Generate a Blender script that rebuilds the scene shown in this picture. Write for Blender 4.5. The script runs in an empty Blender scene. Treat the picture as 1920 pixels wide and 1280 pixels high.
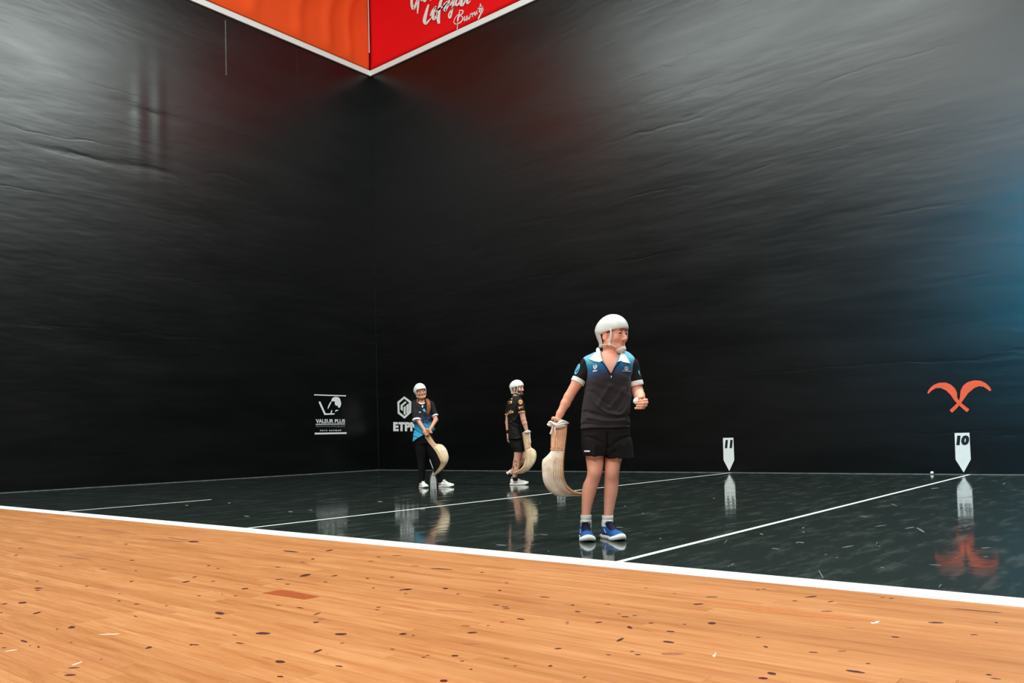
import bpy, bmesh, math, random
import numpy as np
from mathutils import Matrix, Vector
from mathutils.bvhtree import BVHTree
from mathutils.geometry import tessellate_polygon
random.seed(7)
SC = bpy.context.scene
COL = SC.collection
PI = math.pi

# ---------------------------------------------------------------- camera
FOC, YAW, PITCH, ROLL = 1531.98, 0.7058, 0.0328, -0.0259
CAM = np.array([16.4338, -14.6569, 0.76])
PX, PY = 918.70, 771.59
_r0 = np.array([math.cos(YAW), math.sin(YAW), 0.0])
FWD = np.array([-math.sin(YAW) * math.cos(PITCH), math.cos(YAW) * math.cos(PITCH), math.sin(PITCH)])
_u0 = np.cross(_r0, FWD)
RGT = math.cos(ROLL) * _r0 + math.sin(ROLL) * _u0
UPV = -math.sin(ROLL) * _r0 + math.cos(ROLL) * _u0
cd = bpy.data.cameras.new('camera')
cd.sensor_width = 36.0
cd.lens = FOC / 1920 * 36
cd.shift_x = (960 - PX) / 1920
cd.shift_y = (PY - 640) / 1920
cd.clip_end = 200
cam = bpy.data.objects.new('camera', cd)
COL.objects.link(cam)
cam.matrix_world = Matrix(((RGT[0], UPV[0], -FWD[0], CAM[0]), (RGT[1], UPV[1], -FWD[1], CAM[1]),
                           (RGT[2], UPV[2], -FWD[2], CAM[2]), (0, 0, 0, 1)))
SC.camera = cam

# ---------------------------------------------------------------- light and exposure
SC.view_settings.view_transform = 'Standard'
SC.view_settings.look = 'None'
SC.view_settings.exposure = -0.29
SC.view_settings.gamma = 1.0
SC.view_settings.use_curve_mapping = False
W = bpy.data.worlds.new('hall_world')
SC.world = W
W.use_nodes = True
W.node_tree.nodes['Background'].inputs[0].default_value = (0.9, 1.0, 1.0, 1)
W.node_tree.nodes['Background'].inputs[1].default_value = 0.02


def area(name, loc, target, sx, sy, power, color=(1, 1, 1), spread=180):
    l = bpy.data.lights.new(name, 'AREA')
    l.shape = 'RECTANGLE'
    l.size, l.size_y, l.energy, l.color = sx, sy, power, color
    l.spread = math.radians(spread)
    o = bpy.data.objects.new(name, l)
    COL.objects.link(o)
    d = Vector(target) - Vector(loc)
    q = d.to_track_quat('-Z', 'Y')
    o.rotation_euler = q.to_euler()
    o.location = loc
    return o


area('skylight', (5.5, -15.5, 15.85), (5.5, -15.5, 0), 13, 7.0, 4700, (0.90, 1.0, 0.96))
area('skylight', (18.0, -3.4, 15.85), (18.0, -3.4, 0), 10, 5.0, 5200, (0.90, 1.0, 0.96))
area('clerestory', (15.0, -23.6, 13.4), (13.0, -6.0, 3.0), 27, 3.6, 5300, (1.0, 0.985, 0.95))
area('blue_glow_light', (14.7, -22.4, 7.0), (15.2, 0, 4.0), 2.2, 3.8, 72, (0.0, 0.55, 0.95), spread=34)  # added lamp, source unseen: puts the blue glow on the right wall


# ---------------------------------------------------------------- helpers
def ray(px, py):
    return FWD + RGT * (px - PX) / FOC - UPV * (py - PY) / FOC


def hitp(px, py, ax, val):
    d = ray(px, py)
    return CAM + d * ((val - CAM[ax]) / d[ax])


def GR(px, py, z=0.0):
    return hitp(px, py, 2, z)


def project(P):
    d = np.asarray(P, float) - CAM
    z = d @ FWD
    return PX + FOC * (d @ RGT) / z, PY - FOC * (d @ UPV) / z, z


def obj(name, me, m=None, parent=None, smooth=False):
    o = bpy.data.objects.new(name, me)
    COL.objects.link(o)
    if m is not None and not me.materials:
        me.materials.append(m)
    if parent is not None:
        o.parent = parent
    if smooth:
        me.polygons.foreach_set('use_smooth', [True] * len(me.polygons))
    return o


def pyd(name, v, f):
    me = bpy.data.meshes.new(name)
    me.from_pydata([tuple(map(float, p)) for p in v], [], f)
    me.update()
    return me


def bmme(name, bm):
    me = bpy.data.meshes.new(name)
    bmesh.ops.recalc_face_normals(bm, faces=bm.faces)
    bm.to_mesh(me)
    bm.free()
    return me


def tag(o, label=None, cat=None, group=None, kind=None):
    if label: o['label'] = label
    if cat: o['category'] = cat
    if group: o['group'] = group
    if kind: o['kind'] = kind
    return o


def empty(name, loc, rz=0.0):
    o = bpy.data.objects.new(name, None)
    COL.objects.link(o)
    o.location = loc
    o.rotation_euler = (0, 0, rz)
    o.empty_display_size = 0.2
    return o


def box_bm(bm, lo, hi, bevel=0.0):
    g = bmesh.ops.create_cube(bm, size=1.0)
    vs = g['verts']
    for v in vs:
        v.co = Vector([lo[i] + (v.co[i] + 0.5) * (hi[i] - lo[i]) for i in range(3)])
    if bevel > 0:
        es = list({e for v in vs for e in v.link_edges})
        bmesh.ops.bevel(bm, geom=es, offset=bevel, segments=1, affect='EDGES')


def box(name, lo, hi, m, parent=None, bevel=0.0):
    bm = bmesh.new()
    box_bm(bm, lo, hi, bevel)
    return obj(name, bmme(name, bm), m, parent)


def spline(pts, n):
    """Catmull-Rom resampling of a list of tuples to n samples."""
    P = np.asarray(pts, float)
    if len(P) == 2:
        t = np.linspace(0, 1, n)[:, None]
        return P[0] * (1 - t) + P[1] * t
    Q = np.vstack([2 * P[0] - P[1], P, 2 * P[-1] - P[-2]])
    seg = np.linalg.norm(np.diff(P, axis=0)[:, :3], axis=1)
    cum = np.concatenate([[0], np.cumsum(seg)])
    out = []
    for s in np.linspace(0, cum[-1], n):
        i = min(max(int(np.searchsorted(cum, s, side='right')) - 1, 0), len(P) - 2)
        t = (s - cum[i]) / max(seg[i], 1e-9)
        a, b, c, d = Q[i], Q[i + 1], Q[i + 2], Q[i + 3]
        out.append(0.5 * (2 * b + (c - a) * t + (2 * a - 5 * b + 4 * c - d) * t * t + (3 * b - a - 3 * c + d) * t ** 3))
    return np.array(out)


def tube_data(pts, rad, n=8, samples=None, flat=1.0, flat_axis=None):
    P = np.asarray(pts, float)
    r = np.broadcast_to(np.asarray(rad, float), (len(P),))
    if samples:
        A = spline(np.hstack([P, r[:, None]]), samples)
        P, r = A[:, :3], A[:, 3]
    T = np.gradient(P, axis=0)
    T /= np.linalg.norm(T, axis=1)[:, None] + 1e-12
    up = np.array(flat_axis if flat_axis is not None else [0.31, 0.17, 0.93])
    v, f = [], []
    for i in range(len(P)):
        a = np.cross(T[i], up)
        if np.linalg.norm(a) < 1e-4:
            a = np.cross(T[i], [1, 0, 0])
        a /= np.linalg.norm(a)
        b = np.cross(a, T[i])
        for k in range(n):
            an = 2 * PI * k / n
            v.append(P[i] + r[i] * (math.cos(an) * a + flat * math.sin(an) * b))
    for i in range(len(P) - 1):
        for k in range(n):
            f.append((i * n + k, i * n + (k + 1) % n, (i + 1) * n + (k + 1) % n, (i + 1) * n + k))
    f.append(tuple(range(n))[::-1])
    f.append(tuple(range((len(P) - 1) * n, len(P) * n)))
    return v, f


def merge(parts):
    v, f = [], []
    for a, b in parts:
        o = len(v)
        v += list(a)
        f += [tuple(i + o for i in q) for q in b]
    return v, f


def tube(name, pts, rad, m, parent=None, n=8, samples=None, **kw):
    v, f = tube_data(pts, rad, n, samples, **kw)
    return obj(name, pyd(name, v, f), m, parent, True)


def sphere_me(name, c, r, seg=20):
    bm = bmesh.new()
    bmesh.ops.create_uvsphere(bm, u_segments=seg, v_segments=seg // 2 + 1, radius=1.0)
    for v in bm.verts:
        v.co = Vector(c) + Vector((v.co.x * r[0], v.co.y * r[1], v.co.z * r[2]))
    return bmme(name, bm)


def plate_data(polys, fn, normal, th):
    """flat polygons (2D points) carried to 3D by fn and raised by th along normal, with side walls"""
    v, f = [], []
    N = np.asarray(normal, float)
    for poly in polys:
        P = [np.asarray(fn(*p), float) for p in poly]
        o = len(v)
        n = len(P)
        tris = tessellate_polygon([[Vector((p[0], p[1], 0)) for p in poly]])
        v += [p + N * th for p in P] + [p + N * th * 0.02 for p in P]
        f += [tuple(o + i for i in t) for t in tris]
        f += [(o + i, o + (i + 1) % n, o + n + (i + 1) % n, o + n + i) for i in range(n)]
    return v, f


def plate(name, polys, fn, normal, th, m, parent=None):
    v, f = plate_data(polys, fn, normal, th)
    me = pyd(name, v, f)
    bm = bmesh.new()
    bm.from_mesh(me)
    bmesh.ops.recalc_face_normals(bm, faces=bm.faces)
    bm.to_mesh(me)
    bm.free()
    return obj(name, me, m, parent)


def text_tris(s, bold=0.0, shear=0.0, spacing=1.0):
    """triangulated lettering normalised to the unit box; y down"""
    c = bpy.data.curves.new('lettering', 'FONT')
    c.body = s
    c.offset = bold
    c.shear = shear
    c.space_character = spacing
    c.resolution_u = 3
    o = bpy.data.objects.new('lettering', c)
    COL.objects.link(o)
    bpy.context.view_layer.update()
    dg = bpy.context.evaluated_depsgraph_get()
    me = bpy.data.meshes.new_from_object(o.evaluated_get(dg))
    bm = bmesh.new()
    bm.from_mesh(me)
    bmesh.ops.triangulate(bm, faces=bm.faces)
    V = np.array([v.co[:2] for v in bm.verts])
    Fc = [tuple(v.index for v in f.verts) for f in bm.faces]
    bm.free()
    bpy.data.objects.remove(o)
    bpy.data.meshes.remove(me)
    bpy.data.curves.remove(c)
    lo, hi = V.min(0), V.max(0)
    V = (V - lo) / (hi - lo)
    V[:, 1] = 1 - V[:, 1]
    return V, Fc


def text_on(name, s, quad, fn, normal, th, m, parent=None, bold=0.02, shear=0.0, spacing=1.0):
    """lettering filling a quad of 2D corners TL, TR, BR, BL"""
    V, Fc = text_tris(s, bold, shear, spacing)
    q = np.array(quad, float)
    N = np.asarray(normal, float)
    P2 = [(1 - u) * (1 - w) * q[0] + u * (1 - w) * q[1] + u * w * q[2] + (1 - u) * w * q[3] for u, w in V]
    P = [np.asarray(fn(*p)) for p in P2]
    n = len(P)
    v = [p + N * th for p in P] + [p + N * th * 0.02 for p in P]
    f = list(Fc)
    cnt = {}
    for t in Fc:
        for a, b in ((t[0], t[1]), (t[1], t[2]), (t[2], t[0])):
            cnt.setdefault((min(a, b), max(a, b)), []).append((a, b))
    f += [(e[0][0], e[0][0] + n, e[0][1] + n, e[0][1]) for e in cnt.values() if len(e) == 1]
    return obj(name, pyd(name, v, f), m, parent)


# ---------------------------------------------------------------- materials
def s2l(c):
    return tuple(((x / 255) / 12.92 if x / 255 <= 0.04045 else (((x / 255) + 0.055) / 1.055) ** 2.4) for x in c)


class NT:
    def __init__(self, name):
        self.m = bpy.data.materials.new(name)
        self.m.use_nodes = True
        self.t = self.m.node_tree
        self.b = self.t.nodes['Principled BSDF']

    def n(self, kind, **props):
        x = self.t.nodes.new(kind)
        for k, v in props.items():
            if k.startswith('i_'):
                key = k[2:]
                x.inputs[int(key) if key.isdigit() else key].default_value = v
            else:
                setattr(x, k, v)
        return x

    def l(self, a, b):
        self.t.links.new(a, b)

    def coord(self, kind='Object', scale=(1, 1, 1)):
        tc = self.n('ShaderNodeTexCoord')
        mp = self.n('ShaderNodeMapping')
        mp.inputs['Scale'].default_value = scale
        self.l(tc.outputs[kind], mp.inputs[0])
        return mp.outputs[0]

    def noise(self, vec, scale, detail=4, rough=0.55):
        x = self.n('ShaderNodeTexNoise')
        x.inputs['Scale'].default_value = scale
        x.inputs['Detail'].default_value = detail
        x.inputs['Roughness'].default_value = rough
        self.l(vec, x.inputs['Vector'])
        return x.outputs['Fac']

    def ramp(self, fac, stops, interp='LINEAR'):
        x = self.n('ShaderNodeValToRGB')
        x.color_ramp.interpolation = interp
        e = x.color_ramp.elements
        while len(e) < len(stops):
            e.new(0.5)
        for el, (p, c) in zip(e, stops):
            el.position = p
            el.color = (*c, 1) if len(c) == 3 else c
        self.l(fac, x.inputs[0])
        return x.outputs[0]

    def math(self, op, a, b=None, c=None):
        x = self.n('ShaderNodeMath', operation=op)
        for i, q in enumerate((a, b, c)):
            if q is None: continue
            if isinstance(q, (int, float)):
                x.inputs[i].default_value = q
            else:
                self.l(q, x.inputs[i])
        return x.outputs[0]

    def mix(self, fac, a, b, blend='MIX'):
        x = self.n('ShaderNodeMix', data_type='RGBA', blend_type=blend)
        for i, q in ((0, fac), (6, a), (7, b)):
            if isinstance(q, (int, float)):
                x.inputs[i].default_value = q
            elif isinstance(q, tuple):
                x.inputs[i].default_value = (*q, 1)
            else:
                self.l(q, x.inputs[i])
        return x.outputs[2]

    def bump(self, h, strength, dist=0.01, prev=None):
        x = self.n('ShaderNodeBump')
        x.inputs['Strength'].default_value = strength
        x.inputs['Distance'].default_value = dist
        self.l(h, x.inputs['Height'])
        if prev is not None:
            self.l(prev, x.inputs['Normal'])
        return x.outputs[0]

    def set(self, **kw):
        for k, v in kw.items():
            key = {'col': 'Base Color', 'rough': 'Roughness', 'spec': 'Specular IOR Level', 'nrm': 'Normal',
                   'metal': 'Metallic', 'sss': 'Subsurface Weight', 'sheen': 'Sheen Weight', 'ior': 'IOR'}[k]
            i = self.b.inputs[key]
            if isinstance(v, tuple):
                i.default_value = (*v, 1)
            elif isinstance(v, (int, float)):
                i.default_value = v
            else:
                self.l(v, i)
        return self


def mat(name, rgb, rough=0.6, spec=0.3, var=0.0, vscale=30.0, bump=0.0, bscale=120.0, **kw):
    """a plain material: colour with a little grain and relief"""
    t = NT(name)
    c = s2l(rgb)
    co = t.coord('Object')
    if var > 0:
        f = t.noise(co, vscale, 3)
        lo = tuple(x * (1 - var) for x in c)
        hi = tuple(min(1, x * (1 + var)) for x in c)
        t.set(col=t.ramp(f, [(0.3, lo), (0.7, hi)]))
    else:
        t.set(col=c)
    if bump > 0:
        t.set(nrm=t.bump(t.noise(co, bscale, 3), bump, 0.002))
    t.set(rough=rough, spec=spec, **kw)
    return t.m


M = {}
M['white'] = mat('white_paint', (226, 229, 226), 0.5, 0.3, 0.03, 8)
M['offwhite'] = mat('worn_white_paint', (214, 216, 211), 0.6, 0.3, 0.08, 20)
M['black'] = mat('black_lettering', (16, 20, 30), 0.5, 0.3)
M['grey'] = mat('grey_lettering', (120, 120, 124), 0.6, 0.3)
M['orange_paint'] = mat('orange_paint', (236, 92, 58), 0.5, 0.3, 0.04, 12)
M['seam'] = mat('worn_grey_edge', (96, 102, 97), 0.6, 0.3, 0.35, 6)
M['ceiling'] = mat('ceiling_grey', (90, 92, 92), 0.8, 0.2)
M['stand'] = mat('dark_stand', (14, 15, 17), 0.9, 0.1)


DENTS = ((-6.44, .15, 7.6, 1.0, 0.65), (-6.02, .14, 7.7, 1.1, 0.6), (-6.2, .65, 7.85, .10, -0.7), (-6.3, .6, 6.62, .10, -0.7), (-7.7, .75, 6.55, .06, -0.5))


def wall_mat(name, along):
    t = NT(name)
    sc = (0.35, 1, 1.6) if along == 'x' else (1, 0.35, 1.6)
    co = t.coord('Object', sc)
    raw = t.coord('Object')
    sep = t.n('ShaderNodeSeparateXYZ')
    t.l(raw, sep.inputs[0])
    big = t.noise(co, 0.55, 4, 0.6)
    mid = t.noise(co, 2.6, 5, 0.65)
    fine = t.noise(raw, 30, 3, 0.7)
    # lift lines of the poured wall: a ridge about every 1.25 m, wandering and fading
    wob = t.math('MULTIPLY', t.math('SUBTRACT', t.noise(co, 1.2, 4, 0.7), 0.5), 0.45)
    zz = t.math('ADD', t.math('MULTIPLY', sep.outputs[2], 0.8), wob)
    fr = t.math('FRACT', zz)
    tri = t.math('ABSOLUTE', t.math('SUBTRACT', fr, 0.5))
    ridge = t.math('SMOOTHSTEP', tri, 0.0, 0.05) if False else t.ramp(tri, [(0.0, (0, 0, 0)), (0.035, (1, 1, 1))])
    fade = t.ramp(t.noise(co, 0.9, 3), [(0.45, (0, 0, 0)), (0.62, (1, 1, 1))])
    inv = t.math('MULTIPLY', t.math('SUBTRACT', 1.0, ridge), fade)
    h = t.math('SUBTRACT', t.math('MULTIPLY', mid, 0.13), t.math('MULTIPLY', inv, 0.14))
    h = t.math('ADD', h, t.math('MULTIPLY', big, 1.6))
    if along == 'y':        # local raised and sunken bands in the back wall's bump relief
        for yc, sy, zc, sz, amp in DENTS:
            a_ = t.math('POWER', t.math('DIVIDE', t.math('SUBTRACT', sep.outputs[1], yc), sy), 2.0)
            b_ = t.math('POWER', t.math('DIVIDE', t.math('SUBTRACT', t.math('ADD', sep.outputs[2], t.math('MULTIPLY', wob, 0.5)), zc), sz), 2.0)
            h = t.math('ADD', h, t.math('MULTIPLY', t.math('POWER', 2.718, t.math('MULTIPLY', t.math('ADD', a_, b_), -1.0)), amp))
    b1 = t.bump(h, 0.21, 0.05)
    b2 = t.bump(fine, 0.12, 0.003, b1)
    col = t.ramp(t.noise(co, 1.8, 5), [(0.3, s2l((2, 3, 3))), (0.75, s2l((6, 7, 7)))])
    t.set(col=col, rough=t.ramp(t.noise(co, 1.1, 4), [(0.3, (0.28,) * 3), (0.7, (0.35,) * 3)]), spec=0.52, nrm=b2)
    return t.m


M['wall_x'] = wall_mat('black_court_wall', 'x')
M['wall_y'] = wall_mat('black_back_wall', 'y')

# black court floor: dark polished paint, scuffed
t = NT('black_court_floor')
co = t.coord('Object')
st = t.coord('Object', (1.0, 6.0, 1.0))
sc1 = t.ramp(t.noise(t.coord('Object', (2.2, 0.5, 1.0)), 3.2, 8, 0.75), [(0.50, (0, 0, 0)), (0.74, (1, 1, 1))])
sc2 = t.ramp(t.noise(t.coord('Object', (14, 2.4, 1.0)), 4.0, 5, 0.7), [(0.64, (0, 0, 0)), (0.72, (1, 1, 1))])
wear = t.math('ADD', t.math('MULTIPLY', sc1, 0.55), t.math('MULTIPLY', sc2, 0.35))
col = t.mix(wear, s2l((39, 46, 43)), s2l((92, 99, 95)))
wav = t.noise(t.coord('Object', (1.0, 1.0, 1.0)), 3.0, 2)
b = t.bump(wav, 0.09, 0.012)
b = t.bump(t.noise(t.coord('Object', (1.0, 1.0, 1.0)), 13.0, 2), 0.05, 0.004, b)
b = t.bump(t.noise(co, 60, 3), 0.03, 0.002, b)
t.set(col=col, rough=t.math('ADD', 0.06, t.math('MULTIPLY', wear, 0.35)), spec=0.42, nrm=b)
M['court'] = t.m

# pale varnished boards
t = NT('varnished_pine_board')
oi = t.n('ShaderNodeObjectInfo')
tc = t.n('ShaderNodeTexCoord')
mp = t.n('ShaderNodeMapping')
geo = t.n('ShaderNodeNewGeometry')
t.l(geo.outputs['Position'], mp.inputs[0])
cmb = t.n('ShaderNodeCombineXYZ')
t.l(t.math('MULTIPLY', oi.outputs['Random'], 37.0), cmb.inputs[0])
t.l(t.math('MULTIPLY', oi.outputs['Random'], 91.0), cmb.inputs[1])
t.l(cmb.outputs[0], mp.inputs['Location'])
mp.inputs['Scale'].default_value = (0.7, 9.0, 1.0)
g1 = t.noise(mp.outputs[0], 2.2, 5, 0.6)
g2 = t.noise(mp.outputs[0], 9.0, 6, 0.7)
base = t.ramp(t.math('ADD', t.math('MULTIPLY', g1, 0.7), t.math('MULTIPLY', g2, 0.3)),
              [(0.30, s2l((162, 94, 48))), (0.5, s2l((184, 122, 74))), (0.72, s2l((200, 142, 96)))])
tint = t.ramp(oi.outputs['Random'], [(0.0, (0.86, 0.82, 0.76)), (0.5, (0.98, 0.97, 0.95)), (1.0, (1.06, 1.09, 1.12))])
base = t.mix(1.0, base, tint, 'MULTIPLY')
dirt = t.ramp(t.noise(t.coord('Object', (1, 1, 1)), 0.9, 5, 0.7), [(0.45, (0, 0, 0)), (0.75, (1, 1, 1))])
base = t.mix(t.math('MULTIPLY', dirt, 0.45), base, s2l((176, 104, 66)))
t.set(col=base, rough=t.ramp(g2, [(0.3, (0.30,) * 3), (0.7, (0.42,) * 3)]), spec=0.4,
      nrm=t.bump(g2, 0.05, 0.002))
M['plank'] = t.m
M['red_plank'] = mat('red_brown_board', (158, 78, 40), 0.35, 0.4, 0.08, 40)
M['knot'] = mat('dark_knot', (74, 36, 34), 0.45, 0.3, 0.25, 60)
M['knot_pale'] = mat('pale_knot', (150, 92, 66), 0.45, 0.3, 0.2, 60)
M['gouge'] = mat('raw_gouge', (176, 106, 58), 0.5, 0.3, 0.1, 40)
M['filler'] = mat('pale_filler', (222, 208, 190), 0.6, 0.2)
M['subfloor'] = mat('dark_subfloor', (70, 40, 22), 0.9, 0.1)

# ---------------------------------------------------------------- setting
WY = -10.413      # inner edge of the white side line
ZS = 10.62        # underside of the white band on the walls


def slab(name, lo, hi, m):
    return tag(box(name, lo, hi, m), kind='structure')


floor = slab('floor', (-0.05, WY - 0.01, -0.1), (30, 0.05, 0.0), M['court'])
wood = slab('floor', (-0.05, -24, -0.1), (30, WY - 0.10, -0.022), M['subfloor'])


def wall_grid(name, axis, a0, a1, z1, m):
    v, f = [], []
    if axis == 'x':
        lo, hi = (a0, 0, -0.02), (a1, 0.3, z1)
    else:
        lo, hi = (-0.3, a0, -0.02), (0, a1, z1)
    return slab(name, lo, hi, m)


wall_r = wall_grid('wall_right', 'x', -0.3, 30, 16, M['wall_x'])
wall_l = wall_grid('wall_left', 'y', -24, 0, 16, M['wall_y'])
slab('ceiling', (-0.3, -24, 16.0), (30, 0.3, 16.3), M['ceiling'])
slab('wall_back', (-0.3, -24.3, -0.1), (30, -24, 16.0), M['stand'])
slab('wall_front', (30, -24.3, -0.1), (30.3, 0.3, 16.0), M['stand'])
# worn edge along the foot of both walls and in the corner
slab('baseboard_right', (0.0, -0.012, 0.0), (30, 0, 0.010), M['seam'])
slab('baseboard_left', (0, WY + 0.2, 0.0), (0.012, -0.012, 0.011), M['seam'])
slab('trim_1', (0, -0.010, 0.02), (0.010, 0, ZS - 0.01), mat('corner_seam', (26, 31, 32), 0.6, 0.2, 0.8, 5))

# painted lines on the court: parts of the floor
def fline(name, pts, m, parent, z=0.0006):
    v = [(p[0], p[1], z) for p in pts] + [(p[0], p[1], z - 0.003) for p in pts]
    n = len(pts)
    f = [tuple(range(n))] + [(i, n + i, n + (i + 1) % n, (i + 1) % n) for i in range(n)]
    me = pyd(name, v, f)
    bm = bmesh.new(); bm.from_mesh(me); bmesh.ops.recalc_face_normals(bm, faces=bm.faces); bm.to_mesh(me); bm.free()
    return obj(name, me, m, parent)


for X, y0 in ((13.80, -0.02), (9.866, -0.02), (5.90, -8.42)):
    fline('court_line', [(X - 0.022, WY), (X + 0.022, WY), (X + 0.022, y0), (X - 0.022, y0)], M['offwhite'], floor)
box('side_line', (-0.05, WY - 0.205, -0.09), (30, WY, 0.002), M['white'], floor, 0.001)

# boards of the wooden floor
PW = 0.078
meshes = {}


def plank_mesh(L):
    if L not in meshes:
        bm = bmesh.new()
        box_bm(bm, (0, 0, -0.022), (L, PW - 0.0009, 0.0), 0.0006)
        meshes[L] = bmme('plank', bm)
        meshes[L].materials.append(M['plank'])
    return meshes[L]


rest = []
cand = []
y = WY - 0.206 - PW
row = 0
while y > -17.6:
    x = -random.uniform(0, 2.4)
    while x < 26:
        L = random.choice((1.5, 1.8, 2.1, 2.4, 2.7))
        # how large it shows
        best = 0
        ps = [project((x + L * u, y + PW * w, 0)) for u in (0, .2, .4, .6, .8, 1) for w in (0, 1)]
        vis = any(q[2] > 0.5 and -20 < q[0] < 1940 and 900 < q[1] < 1300 for q in ps)
        dist = math.hypot(x + L / 2 - CAM[0], y - CAM[1])
        cand.append((0 if vis else 1, dist, x, y, L))
        x += L + 0.0008
    y -= PW
    row += 1
cand.sort()
for i, (nv, dist, x, y, L) in enumerate(cand):
    if i < 296 and nv == 0:
        o = obj('plank', plank_mesh(L), None, wood)
        o.location = (x, y, 0)
    else:
        rest.append((x, y, L))
bm = bmesh.new()
for x, y, L in rest:
    box_bm(bm, (x, y, -0.022), (x + L - 0.001, y + PW - 0.0009, 0.0))
o = obj('planks', bmme('planks', bm), M['plank'], wood)
tag(o, kind='stuff')

KN = {
 (0, 1100, 5.3333): [(45,169,60,10,-8),(225,157,90,18,-5),(12,256,30,8,-5),(373,259,85,14,-14),(715,403,70,22,-8),(570,422,26,8,5),(10,465,50,10,10),(240,542,70,18,15),(385,600,30,14,0),(40,607,55,8,-2),(300,584,25,6,5),(710,553,30,7,3),(1190,140,38,8,8),(1367,171,58,8,-3),(1195,66,30,5,-3),(1355,293,40,8,15),(1490,605,70,18,-12),(735,808,130,10,-3),(700,880,125,18,-4),(1665,187,34,7,-5),(385,12,80,8,-3),(370,32,45,7,-2),(1012,724,25,6,-4),(1910,578,30,12,-10)],
 (360, 1100, 5.3333): [(530,17,65,8,-8),(70,88,35,8,-8),(303,72,25,4,0),(437,89,40,7,2),(278,262,95,26,3),(260,312,65,9,-2),(862,184,52,7,-4),(1080,207,70,8,8),(1250,268,75,10,-17),(1240,353,58,14,-6),(707,463,150,24,0),(1486,471,125,22,-2),(1500,561,45,7,-6),(480,561,80,10,6),(425,480,50,7,10),(1258,640,88,20,-18),(882,745,95,28,2),(1472,791,80,12,6),(882,895,66,16,2),(1866,203,50,8,-2),(1850,227,50,7,3),(1815,9,30,6,3),(30,577,90,10,3)],
 (720, 1100, 5.3333): [(240,25,80,9,-4),(170,31,40,7,-12),(217,66,36,6,2),(612,16,54,8,1),(1160,34,32,7,0),(740,69,40,7,-10),(1605,101,105,9,4),(1120,181,66,9,0),(1210,199,65,8,1),(1225,216,75,7,1),(1887,181,38,11,0),(1368,321,85,12,6),(820,388,90,6,5),(1182,351,50,7,5),(1040,385,30,7,0),(188,469,78,18,0),(293,485,40,7,0),(882,456,104,14,-3),(438,683,36,7,0),(398,702,50,8,0),(711,687,80,16,0),(1741,615,78,12,-4),(782,740,46,8,0),(870,822,34,10,0),(1222,713,60,7,5),(1312,787,36,7,0),(1663,788,46,14,-5),(597,937,76,26,0),(85,622,44,8,0)],
 (1080, 1100, 5.3333): [(700,11,32,6,0),(985,65,28,5,0),(1355,99,130,8,0),(1222,171,104,13,-3),(15,246,60,12,8),(322,173,46,6,0),(430,267,40,6,0),(490,297,80,10,0),(585,286,50,7,0),(225,353,74,11,-4),(750,360,60,9,0),(1085,373,38,7,0),(1357,362,82,22,0),(537,404,60,24,15),(948,444,86,13,5),(440,528,80,20,-22),(925,549,118,18,6),(1822,502,50,8,0),(1895,597,50,14,15),(325,677,52,9,8),(560,643,44,8,0),(618,676,66,10,0),(1868,912,100,22,3),(85,902,40,10,-15),(1880,20,40,6,0),(1820,28,40,6,0)],
 (1440, 1100, 4.0): [(322,73,90,9,-5),(200,104,40,6,0),(858,79,36,5,0),(924,85,36,6,0),(470,109,50,6,-6),(440,181,86,5,0),(1575,178,410,5,5),(1260,267,120,11,2),(1712,267,28,7,0),(955,375,64,9,5),(340,489,72,8,4),(750,573,40,7,3),(655,634,150,15,8),(30,648,66,20,10),(1655,657,46,10,4),(1710,687,80,7,6),(1545,357,60,6,0)],
 (0, 940, 4.0): [(945,318,28,5,0),(595,266,30,4,0),(990,440,42,6,0),(120,402,36,6,-5),(455,484,36,4,0),(775,507,50,4,0),(1018,516,20,5,0),(278,596,20,6,0),(290,648,60,6,0),(285,664,40,5,0),(985,598,26,8,-10),(650,635,28,5,0),(1395,601,60,9,-10),(1460,565,40,6,-12),(1565,480,26,6,0),(1636,502,26,5,0),(1838,653,56,7,-5),(1450,300,80,12,0),(1340,280,160,4,8),(155,350,40,4,0),(1600,597,30,5,0)],
 (480, 980, 4.0): [(550,206,56,8,-10),(426,270,28,8,-5),(350,293,44,4,0),(255,213,120,8,5),(370,393,84,16,-10),(590,395,48,7,-7),(165,331,44,5,0),(175,423,64,6,-4),(236,459,34,6,0),(834,415,28,7,0),(1020,407,34,6,0),(1125,499,90,8,-4),(1420,491,42,9,0),(880,487,20,5,0),(918,255,28,5,0),(1055,244,70,4,0),(862,287,40,4,0),(1385,345,160,7,3),(1697,370,30,6,0),(1880,448,30,5,0),(1828,505,28,7,0),(520,442,34,5,0)],
}
KP = {
 (360, 1100, 5.3333): [(1293,320,80,20,-4),(1350,667,30,6,0),(1450,420,160,5,6),(760,712,120,6,12)],
 (720, 1100, 5.3333): [(870,569,170,14,-2),(1832,356,40,34,0),(700,240,420,9,4),(1450,155,340,6,6)],
 (1080, 1100, 5.3333): [(965,668,240,26,0),(680,428,220,5,12),(1630,478,30,8,-18)],
 (1440, 1100, 4.0): [(556,480,64,16,0),(620,307,70,5,3)],
 (0, 940, 4.0): [(880,225,300,10,9),(560,420,260,12,6),(1230,290,300,10,5)],
 (480, 980, 4.0): [(300,440,420,6,8),(1190,322,80,9,0),(1110,362,80,8,4)],
}


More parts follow.
